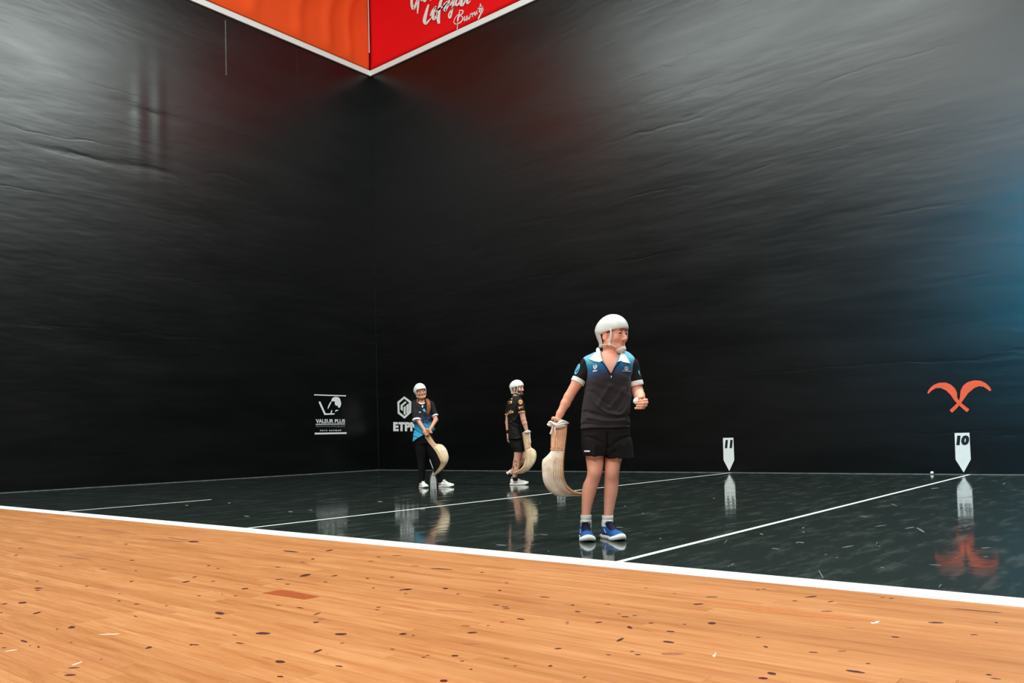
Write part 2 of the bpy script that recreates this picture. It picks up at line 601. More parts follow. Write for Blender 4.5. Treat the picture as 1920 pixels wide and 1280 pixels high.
def blotches(name, table, m, z):
    parts = []
    rr = random.Random(3)
    for (ox, oy, s), L in table.items():
        for (cx, cy, w, h, a) in L:
            n = 14
            P = []
            for k in range(n):
                an = 2 * PI * k / n
                q = 1 + rr.uniform(-0.14, 0.14)
                dx, dy = w / 2 * math.cos(an) * q, h / 2 * math.sin(an) * q
                ca, sa = math.cos(math.radians(a)), math.sin(math.radians(a))
                P.append(GR(ox + (cx + dx * ca - dy * sa) / s, oy + (cy + dx * sa + dy * ca) / s, z))
            parts.append((P, [tuple(range(n))[::-1]]))
    v, f = merge(parts)
    return obj(name, pyd(name, v, f), m, wood)


tag(blotches('wood_knots', KN, M['knot'], 0.0004), 'dark brown knots scattered over the pale boards', kind='stuff')
tag(blotches('wood_streaks', KP, M['knot_pale'], 0.0003), 'paler streaks and worn marks in the boards', kind='stuff')


def fpatch(name, pix, m, label=None):
    o = plate(name, [pix], lambda a, b: GR(a, b, 0.0), (0, 0, 1), 0.0008, m, wood)
    if label: o['label'] = label
    return o


fpatch('patch_board', [(491, 1111.6), (526, 1105.6), (545, 1107.5), (600, 1118.5), (570, 1123.6)], M['red_plank'], 'short red-brown repair piece let into the pale boards')
fpatch('gouge', [(1303,1125),(1310,1124.5),(1380,1131),(1480,1143.5),(1560,1152.5),(1640,1162.5),(1640,1166.5),(1560,1159.5),(1500,1154.5),(1440,1146.5),(1380,1136.5)], M['gouge'], 'long orange gouge torn along a board')
fpatch('splinter', [(1632,1166.5),(1645,1164.5),(1650,1164),(1645,1168),(1636,1169)], M['filler'])
fpatch('gouge', [(1338,1228),(1343,1222),(1341,1231),(1335,1230)], M['filler'])
SCR = {(0, 1100, 5.3333): [(1090,472,230,7,-2),(770,765,120,9,-20),(110,635,130,6,-8)]}
tag(blotches('scratches', SCR, M['filler'], 0.0004), kind='stuff')

# loose scuffs on the black court
SCF = {
 (1320, 690, 3.2): [(345,995,22,6,15),(1045,1055,30,9,45),(1300,970,52,8,30),(1235,957,60,4,-10),(860,1070,70,4,-10),(595,957,14,5,-10),(597,983,18,4,5),(560,1045,18,5,-25),(430,1083,50,4,5),(125,1045,25,4,-55),(165,1180,40,4,-25),(730,1117,18,3,5),(797,1135,18,3,-8),(1070,1195,24,3,3),(1390,1180,80,3,3),(1690,1130,26,3,0),(1800,692,18,4,-15),(1060,945,80,3,-8),(700,1235,60,3,60),(1385,720,50,3,-5),(1140,820,40,3,20),(1690,1077,60,4,-3),(960,890,50,3,8),(60,780,12,3,20)],
 (960, 1000, 2.0): [(800,32,20,3,-50),(1160,153,34,3,60),(1085,33,24,3,5),(1375,42,18,5,50),(1605,195,18,3,-50),(820,118,26,3,-30)],
 (0, 900, 2.0): [(1090,118,18,3,3),(1585,108,22,4,-5),(1640,196,24,3,2),(1880,243,40,3,5),(1425,80,20,3,6),(700,94,12,3,0),(925,135,20,3,4),(860,85,10,3,0),(1165,112,16,2,0)],
 (980, 770, 4.74): [(1223,1132,22,7,0),(1070,912,16,6,0),(860,1035,70,5,3),(155,815,12,5,0),(190,1100,80,4,2),(230,1245,16,4,40),(910,845,12,7,0)],
}
o = blotches('floor_scuffs', SCF, mat('pale_scuff', (104, 108, 104), 0.6, 0.2, 0.2, 30), 0.0005)
o.parent = floor
tag(o, 'small pale scuffs and flakes on the black court floor', kind='stuff')


# ---------------------------------------------------------------- banners and white bands above the court
def banner_mat(name, c, var=0.06):
    t = NT(name)
    co = t.coord('Object')
    f = t.noise(co, 1.5, 4)
    w = t.noise(co, 180, 2)
    t.set(col=t.ramp(f, [(0.3, tuple(x * (1 - var) for x in s2l(c))), (0.7, s2l(c))]), rough=0.75, spec=0.15, nrm=t.bump(w, 0.1, 0.002))
    return t.m


ZB = ZS + 0.145
band_r = box('white_band', (0.0, -0.05, ZS), (12, -0.001, ZB), M['white'], None, 0.004)
tag(band_r, 'white painted band along the foot of the red banner', 'trim')
band_l = box('white_band', (0.001, -12, ZS), (0.05, -0.051, ZB), M['white'], None, 0.004)
tag(band_l, 'white painted band along the foot of the orange banner', 'trim')


def cloth(name, org, uax, nrm, ulen, z0, z1, nu, nv, fold, m):
    v, f = [], []
    for j in range(nv + 1):
        for i in range(nu + 1):
            u, w = ulen * i / nu, z0 + (z1 - z0) * j / nv
            d = fold(u, w)
            v.append([org[k] + uax[k] * u + nrm[k] * d for k in range(2)] + [w])
    for j in range(nv):
        for i in range(nu):
            a = j * (nu + 1) + i
            f.append((a, a + 1, a + nu + 2, a + nu + 1))
    me = pyd(name, v, f)
    o = obj(name, me, m, None, True)
    md = o.modifiers.new('thickness', 'SOLIDIFY')
    md.thickness = 0.006
    return o


def fold_orange(u, z):
    h = z - ZB
    d = 0.07
    # swags hanging between fixing points on the upper edge, sagging towards the corner
    for (uc, amp, wid, sag) in ((0.75, 0.030, 0.13, 0.20), (1.35, 0.035, 0.16, 0.28), (2.15, 0.034, 0.18, 0.34), (3.3, 0.03, 0.2, 0.4), (4.6, 0.03, 0.22, 0.3), (5.7, 0.03, 0.2, 0.4)):
        x = u - uc + 1.6 * (h - 1.0) * sag + 0.25 * (h - 1.2) ** 2 + 0.10 * math.sin(2.2 * h + uc)
        d += 1.5 * amp * math.exp(-(x / wid) ** 2) * min(1, h / 0.25)
    d += 0.010 * math.sin(4 * u + 3 * h) * min(1, h)
    if h < 0.12:
        d = 0.055 + (d - 0.055) * (h / 0.12)
    return d


ban_l = cloth('banner', (0, -0.105), (0, -1), (1, 0), 11.5, ZB, 14.6, 220, 90, fold_orange, banner_mat('orange_fabric', (238, 84, 34)))
tag(ban_l, 'loose orange fabric banner hanging in folds above the back wall', 'banner')
ban_r = cloth('banner', (0.045, 0), (1, 0), (0, -1), 11.5, ZB, 14.6, 80, 40,
              lambda u, z: 0.052 + 0.004 * math.sin(1.7 * u) + 0.010 * math.exp(-((z - ZB - 0.10) / 0.05) ** 2) * (1 if z > ZB + .02 else .3),
              banner_mat('red_fabric', (232, 14, 20)))
tag(ban_r, 'taut bright red banner with white brush script above the long wall', 'banner')
box('edge_cord', (0.085, -0.118, ZB + 0.45), (0.105, -0.098, 14.6), M['offwhite'], ban_l)['label'] = 'white cord down the corner edge'


def stroke_data(pts, wid, fn, samples=26):
    A = spline(np.hstack([np.asarray(pts, float), np.broadcast_to(np.asarray(wid, float), (len(pts),))[:, None]]), samples)
    T = np.gradient(A[:, :2], axis=0)
    T /= np.linalg.norm(T, axis=1)[:, None] + 1e-9
    Nn = np.stack([-T[:, 1], T[:, 0]], 1)
    Lp = A[:, :2] + Nn * A[:, 2:3] / 2
    Rp = A[:, :2] - Nn * A[:, 2:3] / 2
    v = [fn(*p) for p in Lp] + [fn(*p) for p in Rp]
    n = len(A)
    return v, [(i, i + 1, n + i + 1, n + i) for i in range(n - 1)]


def WRb(zx, zy):      # 9.6x zoom of the script on the red banner
    p = hitp(750 + zx / 9.6, zy / 9.6, 1, -0.073)
    return p


def WRb2(zx, zy):
    return hitp(750 + zx / 9.6, zy / 9.6, 1, -0.071)


STW = [  # the large words
 ([(300,-260),(225,-80),(210,60),(240,165),(290,60),(340,-90),(325,80),(315,245)], [30,44,50,46,36,30,40,20]),
 ([(420,-150),(395,-60),(380,-10),(395,20)], [40,40,34,20]), ([(470,-160),(440,-40),(430,10),(455,20),(490,-60)], [34,42,40,30,16]),
 ([(560,-200),(545,-60),(555,0),(600,-90)], [34,34,26,14]),
 ([(515,80),(490,160),(455,290),(440,380),(465,425),(520,370),(565,320)], [26,44,60,62,46,26,10]),
 ([(545,290),(580,190),(640,125),(650,125)], [26,22,30,20]), ([(640,130),(600,230),(595,310),(615,345),(655,290),(670,220)], [30,46,56,44,30,20]),
 ([(770,-60),(725,60),(700,200),(690,330),(700,425)], [40,50,58,62,44]), ([(640,215),(720,150),(790,100)], [16,34,14]),
 ([(860,20),(800,80),(775,140),(810,90),(850,40)], [24,34,20,20,20]), ([(855,40),(815,120),(810,190),(850,140),(890,60)], [26,46,44,28,16]),
 ([(895,-20),(880,60),(905,85),(945,20),(985,-60)], [26,36,34,26,20]), ([(985,-60),(960,60),(935,200),(905,320),(880,310),(880,250),(930,170),(985,80)], [30,34,32,30,28,22,18,12]),
 ([(1040,-40),(1005,40),(1010,90),(1045,80),(1080,0)], [20,34,38,30,16]),
 ([(1150,-120),(1110,0),(1095,70),(1120,95),(1160,40),(1200,-60)], [40,54,56,44,26,16]),
 ([(1260,-80),(1215,0),(1205,50),(1225,60),(1270,10)], [34,38,34,26,12]),
]
STS = [  # the small word below
 ([(1075,205),(1055,290),(1035,380)], [14,30,26]), ([(1060,190),(1130,190),(1125,240),(1065,290),(1110,290),(1130,340),(1085,405),(1010,435),(968,400),(990,330),(1040,260)], [16,22,20,14,14,20,18,14,12,12,10]),
 ([(1040,390),(1036,450),(1028,530)], [10,10,14]),
 ([(1165,290),(1155,340),(1165,375),(1190,330)], [14,20,18,8]), ([(1215,280),(1190,330),(1200,362),(1235,310),(1240,345),(1262,320)], [16,20,20,16,18,10]),
 ([(1270,245),(1262,310)], [18,22]), ([(1262,290),(1300,235),(1305,300)], [12,18,22]), ([(1305,285),(1345,215),(1350,275),(1375,240)], [12,18,22,10]),
 ([(1385,190),(1378,240),(1400,250)], [14,18,10]), ([(1450,65),(1435,170),(1425,225)], [14,24,20]), ([(1395,165),(1475,100)], [12,12]),
 ([(1440,180),(1490,130),(1450,220),(1470,230),(1505,160)], [12,18,14,16,10]), ([(1455,240),(1425,310),(1405,350)], [20,24,12]),
]
v, f = merge([stroke_data(p, w, WRb) for p, w in STW])
obj('brush_lettering', pyd('brush_lettering', v, f), M['white'], ban_r)
v, f = merge([stroke_data(p, w, WRb2) for p, w in STS])
obj('script_lettering', pyd('script_lettering', v, f), M['white'], ban_r)

# thin paint runs on the back wall
for a, b2, w in (((422.5, 38), (421.5, 140), 0.012), ((556, 90), (555.5, 160), 0.006)):
    p, q = hitp(*a, 0, 0.0), hitp(*b2, 0, 0.0)
    box('paint_run', (0, p[1] - w, q[2]), (0.003, p[1] + w, p[2]), M['seam'] if w > .01 else mat('dull_run', (44, 34, 32), 0.6, 0.2), wall_l)


# ---------------------------------------------------------------- signs painted on the walls
def zr(ox, oy, s, ax):
    return lambda a, b: hitp(ox + a / s, oy + b / s, ax, 0.0)


NR, NL = (0, -1, 0), (1, 0, 0)
Z8 = zr(1320, 690, 3.2, 1)
Z6 = zr(570, 720, 5.818, 0)
Z4 = zr(720, 700, 5.5625, 1)


def sign(name, pix, cat, label, group=None):
    o = empty(name, pix)
    return tag(o, label, cat, group)


def marker(X, num, label, parent_z=0.032):
    e = sign('distance_marker', (X, 0, parent_z), 'marker', label, 'numbered distance markers along the long wall')
    pent = [(-0.103, 0.625), (0.103, 0.625), (0.106, 0.205), (0, 0), (-0.106, 0.205)]
    plate('marker_board', [pent], lambda a, b: (a, 0, b), NR, 0.004, M['white'], e)
    w = 0.172 if num != '11' else 0.140
    n = text_on('number', num, [(-w / 2 + .02, 0.585), (w / 2 + .02, 0.585), (w / 2, 0.43), (-w / 2, 0.43)], lambda a, b: (a, -0.004, b), NR, 0.002, M['black'], e, bold=0.075, shear=0.0)
    return e


marker(13.722, '10', 'white pointed wall marker numbered 10 below the orange crossed baskets')
marker(9.832, '11', 'white pointed wall marker numbered 11 at the end of a court line')
marker(5.93, '12', 'white pointed wall marker behind the curved basket of the nearest player')
marker(2.02, '13', 'white pointed wall marker behind the legs of the woman with a ponytail')

e = sign('crossed_baskets_sign', (13.7, 0, 1.0), 'sign', 'orange emblem of two crossed curved baskets painted on the black wall')
inv = lambda fn: (lambda a, b: np.asarray(fn(a, b)) - np.array([13.7, 0, 1.0]))
CL = [(1340,150),(1346,134),(1360,116),(1380,100),(1410,88),(1450,86),(1480,98),(1505,120),(1517,145),(1520,180),(1540,206),(1592,247),(1578,264),(1556,246),(1521,214),(1500,190),(1480,160),(1455,135),(1420,118),(1390,120),(1365,135),(1348,153)]
CR = [(1724,130),(1712,110),(1690,90),(1660,75),(1620,73),(1580,85),(1555,105),(1540,135),(1537,170),(1530,200),(1474,252),(1488,267),(1510,248),(1541,212),(1560,185),(1585,150),(1620,120),(1650,108),(1680,112),(1705,130),(1716,139)]
plate('basket_outline', [CL], inv(Z8), NR, 0.003, M['orange_paint'], e)
plate('basket_outline', [CR], inv(Z8), NR, 0.005, M['orange_paint'], e)

O6 = np.array([0, -1.55, 1.0])
e = sign('sponsor_sign', O6, 'sign', 'white sponsor sign with a tree emblem between two bars on the back wall')
f6 = lambda a, b: np.asarray(Z6(a, b)) - O6
plate('emblem', [[(163,188),(178,190),(235,318),(335,318),(330,331),(222,336),(163,207)],
                 [(290,190),(300,195),(278,240),(263,270),(256,264),(266,233)],
                 [(286,320),(299,284),(307,281),(303,320)],
                 [(296,190),(303,160),(312,150),(325,142),(345,138),(372,141),(390,156),(400,185),(405,215),(397,245),(385,258),(370,252),(371,236),(345,233),(335,215),(338,190),(318,186)],
                 [(338,292),(350,280),(373,279),(372,287),(354,293),(341,301)]], f6, NL, 0.003, M['white'], e)
plate('bar', [[(110,111),(457,121),(457,133),(110,122)]], f6, NL, 0.003, M['white'], e)
plate('bar', [[(117,530),(464,524),(464,542),(117,548)]], f6, NL, 0.003, M['white'], e)
plate('rule', [[(128,433),(447,430),(447,438),(128,441)]], f6, NL, 0.003, M['white'], e)
text_on('lettering', 'VALEUR PLUS', [(127,380),(447,382),(447,421),(129,424)], f6, NL, 0.003, M['white'], e, bold=0.018)
text_on('lettering', 'PROMOTION IMMOBILIERE', [(129,449),(447,448),(447,467),(130,468)], f6, NL, 0.003, M['grey'], e, bold=0.0)
text_on('lettering', 'PAYS BASQUE', [(176,498),(405,496),(405,513),(176,515)], f6, NL, 0.003, M['white'], e, bold=0.02, spacing=1.5)

O4 = np.array([0.9, 0, 1.0])
e = sign('hexagon_sign', O4, 'sign', 'white hexagon emblem with block capitals on the wall behind the ponytailed woman')
f4 = lambda a, b: np.asarray(Z4(a, b)) - O4
HO = [(212,238),(285,292),(283,408),(215,471),(144,416),(140,296)]
HI = [(212,262),(262,303),(262,396),(214,443),(163,402),(160,308)]
for k in range(6):
    j = (k + 1) % 6
    plate('hexagon_side', [[HO[k], HO[j], HI[j], HI[k]]], f4, NR, 0.003, M['white'], e)
plate('emblem', [[(174,330),(222,290),(236,302),(196,337),(196,392),(174,374)],
                 [(206,352),(226,336),(226,428),(206,424)],
                 [(234,330),(258,312),(258,402),(240,418),(234,412)]], f4, NR, 0.003, M['white'], e)
text_on('lettering', 'ETPM', [(97,506),(357,508),(357,602),(97,601)], f4, NR, 0.003, M['white'], e, bold=0.055)

# ---------------------------------------------------------------- modelled solids: distance fields turned into one continuous mesh
class Field:
    def __init__(self, lo, hi, h, fine=()):
        self.ax = []
        for a in range(3):
            out = [lo[a]]
            while out[-1] < hi[a]:
                st = h
                for (fa, f0, f1, fh) in fine:
                    if fa == a and f0 <= out[-1] < f1: st = min(st, fh)
                out.append(out[-1] + st)
            self.ax.append(np.array(out, np.float32))
        self.h = h
        self.D = np.full([len(a) for a in self.ax], 1e2, np.float32)

    def win(self, lo, hi, pad):
        s = []
        for a in range(3):
            i0 = int(np.searchsorted(self.ax[a], lo[a] - pad))
            i1 = int(np.searchsorted(self.ax[a], hi[a] + pad, side='right'))
            s.append(slice(max(0, i0), max(0, i1)))
        s = tuple(s)
        X = self.ax[0][s[0]][:, None, None]
        Y = self.ax[1][s[1]][None, :, None]
        Z = self.ax[2][s[2]][None, None, :]
        return s, X, Y, Z

    def add(self, pr, k=0.015):
        fn, lo, hi = pr
        s, X, Y, Z = self.win(lo, hi, k + 3 * self.h)
        if min(q.stop - q.start for q in s) <= 0: return self
        a, b = self.D[s], fn(X, Y, Z).astype(np.float32)
        self.D[s] = smin(a, b, k)
        return self

    def sub(self, pr, k=0.008):
        fn, lo, hi = pr
        s, X, Y, Z = self.win(lo, hi, k + 3 * self.h)
        if min(q.stop - q.start for q in s) <= 0: return self
        self.D[s] = -smin(-self.D[s], fn(X, Y, Z).astype(np.float32), k)
        return self

    def warp(self, fn):
        X, Y, Z = self.ax[0][:, None, None], self.ax[1][None, :, None], self.ax[2][None, None, :]
        self.D = (self.D + fn(X, Y, Z)).astype(np.float32)
        return self

    def data(self):
        D = self.D
        s = D < 0
        c = np.zeros([n - 1 for n in D.shape], np.uint8)
        for i in (0, 1):
            for j in (0, 1):
                for k in (0, 1):
                    c += s[i:D.shape[0] - 1 + i, j:D.shape[1] - 1 + j, k:D.shape[2] - 1 + k]
        act = (c > 0) & (c < 8)
        ii, jj, kk = np.nonzero(act)
        idx = np.full(act.shape, -1, np.int32)
        idx[act] = np.arange(len(ii))
        acc = np.zeros((len(ii), 3)); cnt = np.zeros(len(ii))
        cor = [(i, j, k) for i in (0, 1) for j in (0, 1) for k in (0, 1)]
        val = {q: D[ii + q[0], jj + q[1], kk + q[2]].astype(float) for q in cor}
        for q in cor:
            for a in range(3):
                if q[a] == 0:
                    r = list(q); r[a] = 1; r = tuple(r)
                    m = (val[q] < 0) != (val[r] < 0)
                    t = val[q] / np.where(m, val[q] - val[r], 1)
                    P = np.tile(np.array(q, float), (len(ii), 1))
                    P[:, a] = t
                    acc[m] += P[m]; cnt[m] += 1
        P = acc / cnt[:, None]
        V = np.empty_like(P)
        for a, id_ in enumerate((ii, jj, kk)):
            x = self.ax[a]
            V[:, a] = x[id_] + P[:, a] * (x[id_ + 1] - x[id_])
        quads = []
        def emit(e, ins, A, B, C, Dd):
            q = np.stack([A[e], B[e], C[e], Dd[e]], 1)
            fl = ~ins[e]
            q[fl] = q[fl][:, ::-1]
            quads.append(q)
        e = s[:-1, 1:-1, 1:-1] != s[1:, 1:-1, 1:-1]
        emit(e, s[:-1, 1:-1, 1:-1], idx[:, :-1, :-1], idx[:, 1:, :-1], idx[:, 1:, 1:], idx[:, :-1, 1:])
        e = s[1:-1, :-1, 1:-1] != s[1:-1, 1:, 1:-1]
        emit(e, s[1:-1, :-1, 1:-1], idx[:-1, :, :-1], idx[:-1, :, 1:], idx[1:, :, 1:], idx[1:, :, :-1])
        e = s[1:-1, 1:-1, :-1] != s[1:-1, 1:-1, 1:]
        emit(e, s[1:-1, 1:-1, :-1], idx[:-1, :-1, :], idx[1:, :-1, :], idx[1:, 1:, :], idx[:-1, 1:, :])
        return V, np.concatenate(quads)

    def mesh(self, name, keep_largest=True, xf=None):
        V, Q = self.data()
        if keep_largest and len(V):     # drop stray specks: label propagation over quads
            lab = np.arange(len(V))
            for _ in range(400):
                m = lab[Q].min(1)
                new = lab.copy()
                for c_ in range(4): np.minimum.at(new, Q[:, c_], m)
                new = new[new]
                if (new == lab).all(): break
                lab = new
            u, n = np.unique(lab, return_counts=True)
            big = u[n > 0.02 * n.max()]
            Q = Q[np.isin(lab[Q[:, 0]], big)]
            used = np.unique(Q)
            re = np.full(len(V), -1); re[used] = np.arange(len(used))
            V, Q = V[used], re[Q]
        if xf is not None: V = xf(V)
        me = bpy.data.meshes.new(name)
        me.vertices.add(len(V)); me.vertices.foreach_set('co', V.astype(np.float32).ravel())
        me.loops.add(Q.size); me.loops.foreach_set('vertex_index', Q.astype(np.int32).ravel())
        me.polygons.add(len(Q))
        me.polygons.foreach_set('loop_start', np.arange(0, Q.size, 4, dtype=np.int32))
        me.polygons.foreach_set('use_smooth', np.ones(len(Q), bool))
        me.update(calc_edges=True)
        me.validate()
        return me


def smin(a, b, k):
    if k <= 0: return np.minimum(a, b)
    h = np.clip(0.5 + 0.5 * (b - a) / k, 0, 1)
    return b * (1 - h) + a * h - k * h * (1 - h)


def cone(a, b, ra, rb, sq=(1, 1, 1)):
    a, b = np.array(a, float), np.array(b, float)
    ab = b - a
    L2 = float(ab @ ab) + 1e-9
    def fn(X, Y, Z):
        px, py, pz = X - a[0], Y - a[1], Z - a[2]
        t = np.clip((px * ab[0] + py * ab[1] + pz * ab[2]) / L2, 0, 1)
        return np.sqrt(((px - t * ab[0]) * sq[0]) ** 2 + ((py - t * ab[1]) * sq[1]) ** 2 + ((pz - t * ab[2]) * sq[2]) ** 2) - (ra + (rb - ra) * t)
    r = max(ra, rb) / min(sq)
    return fn, np.minimum(a, b) - r, np.maximum(a, b) + r


def ell(c, r, rot=None):
    c, r = np.array(c, float), np.array(r, float)
    def fn(X, Y, Z):
        px, py, pz = X - c[0], Y - c[1], Z - c[2]
        if rot is not None:
            px, py, pz = (rot[0][i] * px + rot[1][i] * py + rot[2][i] * pz for i in range(3))
        k0 = np.sqrt((px / r[0]) ** 2 + (py / r[1]) ** 2 + (pz / r[2]) ** 2)
        k1 = np.sqrt((px / r[0] ** 2) ** 2 + (py / r[1] ** 2) ** 2 + (pz / r[2] ** 2) ** 2) + 1e-9
        return k0 * (k0 - 1) / k1
    m = r if rot is None else np.full(3, r.max())
    return fn, c - m, c + m


def stack(rows, n=2.3):
    """a trunk of horizontal ovals: rows of (z, cx, cy, rx, ry)"""
    R = np.array(sorted(rows), float)
    zz = np.linspace(R[0, 0], R[-1, 0], 160)
    # smooth interpolation
    S = np.empty((160, 4))
    for q in range(4):
        t = np.interp(zz, R[:, 0], R[:, q + 1])
        ker = np.array([1, 2, 3, 2, 1.]) / 9
        tp = np.pad(t, 2, mode='edge')
        # reflect ends linearly so that silhouettes keep their slope
        tp[0], tp[1] = 2 * t[0] - t[2], 2 * t[0] - t[1]
        tp[-1], tp[-2] = 2 * t[-1] - t[-3], 2 * t[-1] - t[-2]
        S[:, q] = np.convolve(tp, ker, 'valid')
    def fn(X, Y, Z):
        z = Z.ravel()
        cx, cy, rx, ry = (np.interp(z, zz, S[:, q])[None, None, :] for q in range(4))
        u = (np.abs(X - cx) / rx) ** n + (np.abs(Y - cy) / ry) ** n
        d = (u ** (1 / n) - 1) * np.minimum(rx, ry)
        return np.maximum(d, np.maximum(Z - R[-1, 0], R[0, 0] - Z))
    lo = np.array([(R[:, 1] - R[:, 3]).min(), (R[:, 2] - R[:, 4]).min(), R[0, 0]])
    hi = np.array([(R[:, 1] + R[:, 3]).max(), (R[:, 2] + R[:, 4]).max(), R[-1, 0]])
    return fn, lo, hi


def half(n, p, k=0):
    """everything on the far side of a plane through p with normal n"""
    n = np.array(n, float); n /= np.linalg.norm(n)
    p = np.array(p, float)
    return (lambda X, Y, Z: -((X - p[0]) * n[0] + (Y - p[1]) * n[1] + (Z - p[2]) * n[2]))


def inter(*fs, lo=(-9,) * 3, hi=(9,) * 3):
    def fn(X, Y, Z):
        d = None
        for q in fs:
            q = q[0] if isinstance(q, tuple) else q
            v = q(X, Y, Z)
            d = v if d is None else np.maximum(d, v)
        return d
    return fn, np.array(lo, float), np.array(hi, float)


def chain(F, pts, k=0.012):
    for (p, r), (q, s) in zip(pts[:-1], pts[1:]):
        F.add(cone(p, q, r, s), k)


# ---------------------------------------------------------------- head (own axes: face towards -y, z up, origin between the eyes)
def head_prims(nose=1.0, jaw=1.0, smile=False, ears=True):
    A = [(ell((0, .016, .035), (.074, .094, .083)), .0), (cone((0, -.028, -.005), (0, -.046, -.082), .062, .036 * jaw), .02),
         (cone((.046, .0, -.05), (.012, -.062, -.094), .030, .022 * jaw), .02), (cone((-.046, .0, -.05), (-.012, -.062, -.094), .030, .022 * jaw), .02),
         (ell((0, -.066, -.098), (.022, .018, .017)), .015), (ell((.040, -.052, -.030), (.026, .026, .024)), .02), (ell((-.040, -.052, -.030), (.026, .026, .024)), .02),
         (cone((-.036, -.071, .024), (.036, -.071, .024), .014, .014), .018),
         (cone((0, -.083, .012), (0, -.083 - .019 * nose, -.034), .008, .0105), .010), (ell((.011, -.094, -.038), (.009, .010, .008)), .007), (ell((-.011, -.094, -.038), (.009, .010, .008)), .007),
         (ell((0, .03, -.06), (.055, .06, .06)), .03)]
    if ears:
        for sx in (1, -1):
            A += [(ell((.076 * sx, .014, -.012), (.010, .021, .033)), .008)]
    B = [(ell((.031, -.093, .001), (.018, .015, .0100)), .009), (ell((-.031, -.093, .001), (.018, .015, .0100)), .009),
         (ell((.0, -.094, -.069), (.022 if smile else .016, .012, .0055 if smile else .0025)), .005)]
    if ears:
        for sx in (1, -1): B.append((ell((.088 * sx, .013, -.010), (.006, .012, .018)), .006))
    Cc = []
    for sx in (1, -1):      # eyelids close most of the socket
        Cc += [(cone((.019 * sx, -.0835, .0070), (.031 * sx, -.0840, .0098), .0038, .0045), .004), (cone((.031 * sx, -.0840, .0098), (.044 * sx, -.0740, .0050), .0045, .0034), .004),
               (cone((.019 * sx, -.0825, -.0060), (.031 * sx, -.0835, -.0092), .0034, .0040), .004), (cone((.031 * sx, -.0835, -.0092), (.044 * sx, -.0735, -.0030), .0040, .0030), .004)]
    return A, B, Cc


def head_sdf(x, y, z, prims):
    A, B, Cc = prims
    d = None
    for (f, lo, hi), k in A:
        v = f(x, y, z)
        d = v if d is None else smin(d, v, k)
    for (f, lo, hi), k in B:
        d = -smin(-d, f(x, y, z), k)
    for (f, lo, hi), k in Cc:
        d = smin(d, f(x, y, z), k)
    return d


def face_y(x, z, prims):
    """where the face surface lies in front at (x, z), head axes"""
    y = np.linspace(-.14, .02, 640)
    d = head_sdf(np.full_like(y, x), y, np.full_like(y, z), prims)
    i = np.nonzero(d < 0)[0]
    return y[i[0]] if len(i) else -.07


def head_field(F, c, R, s, **kw):
    """adds a head at c, turned by R (columns = head axes), scaled by s"""
    P_ = head_prims(**kw)
    R = np.array(R)
    c = np.array(c, float)
    def fn(X, Y, Z):
        px, py, pz = (X - c[0]) / s, (Y - c[1]) / s, (Z - c[2]) / s
        x, y, z = (R[0, i] * px + R[1, i] * py + R[2, i] * pz for i in range(3))
        return head_sdf(x, y, z, P_) * s
    F.add((fn, c - 0.17 * s, c + 0.17 * s), 0.02)


def rotz(a):
    return np.array([[math.cos(a), -math.sin(a), 0], [math.sin(a), math.cos(a), 0], [0, 0, 1]])


def rotx(a):
    return np.array([[1, 0, 0], [0, math.cos(a), -math.sin(a)], [0, math.sin(a), math.cos(a)]])


def roty(a):
    return np.array([[math.cos(a), 0, math.sin(a)], [0, 1, 0], [-math.sin(a), 0, math.cos(a)]])


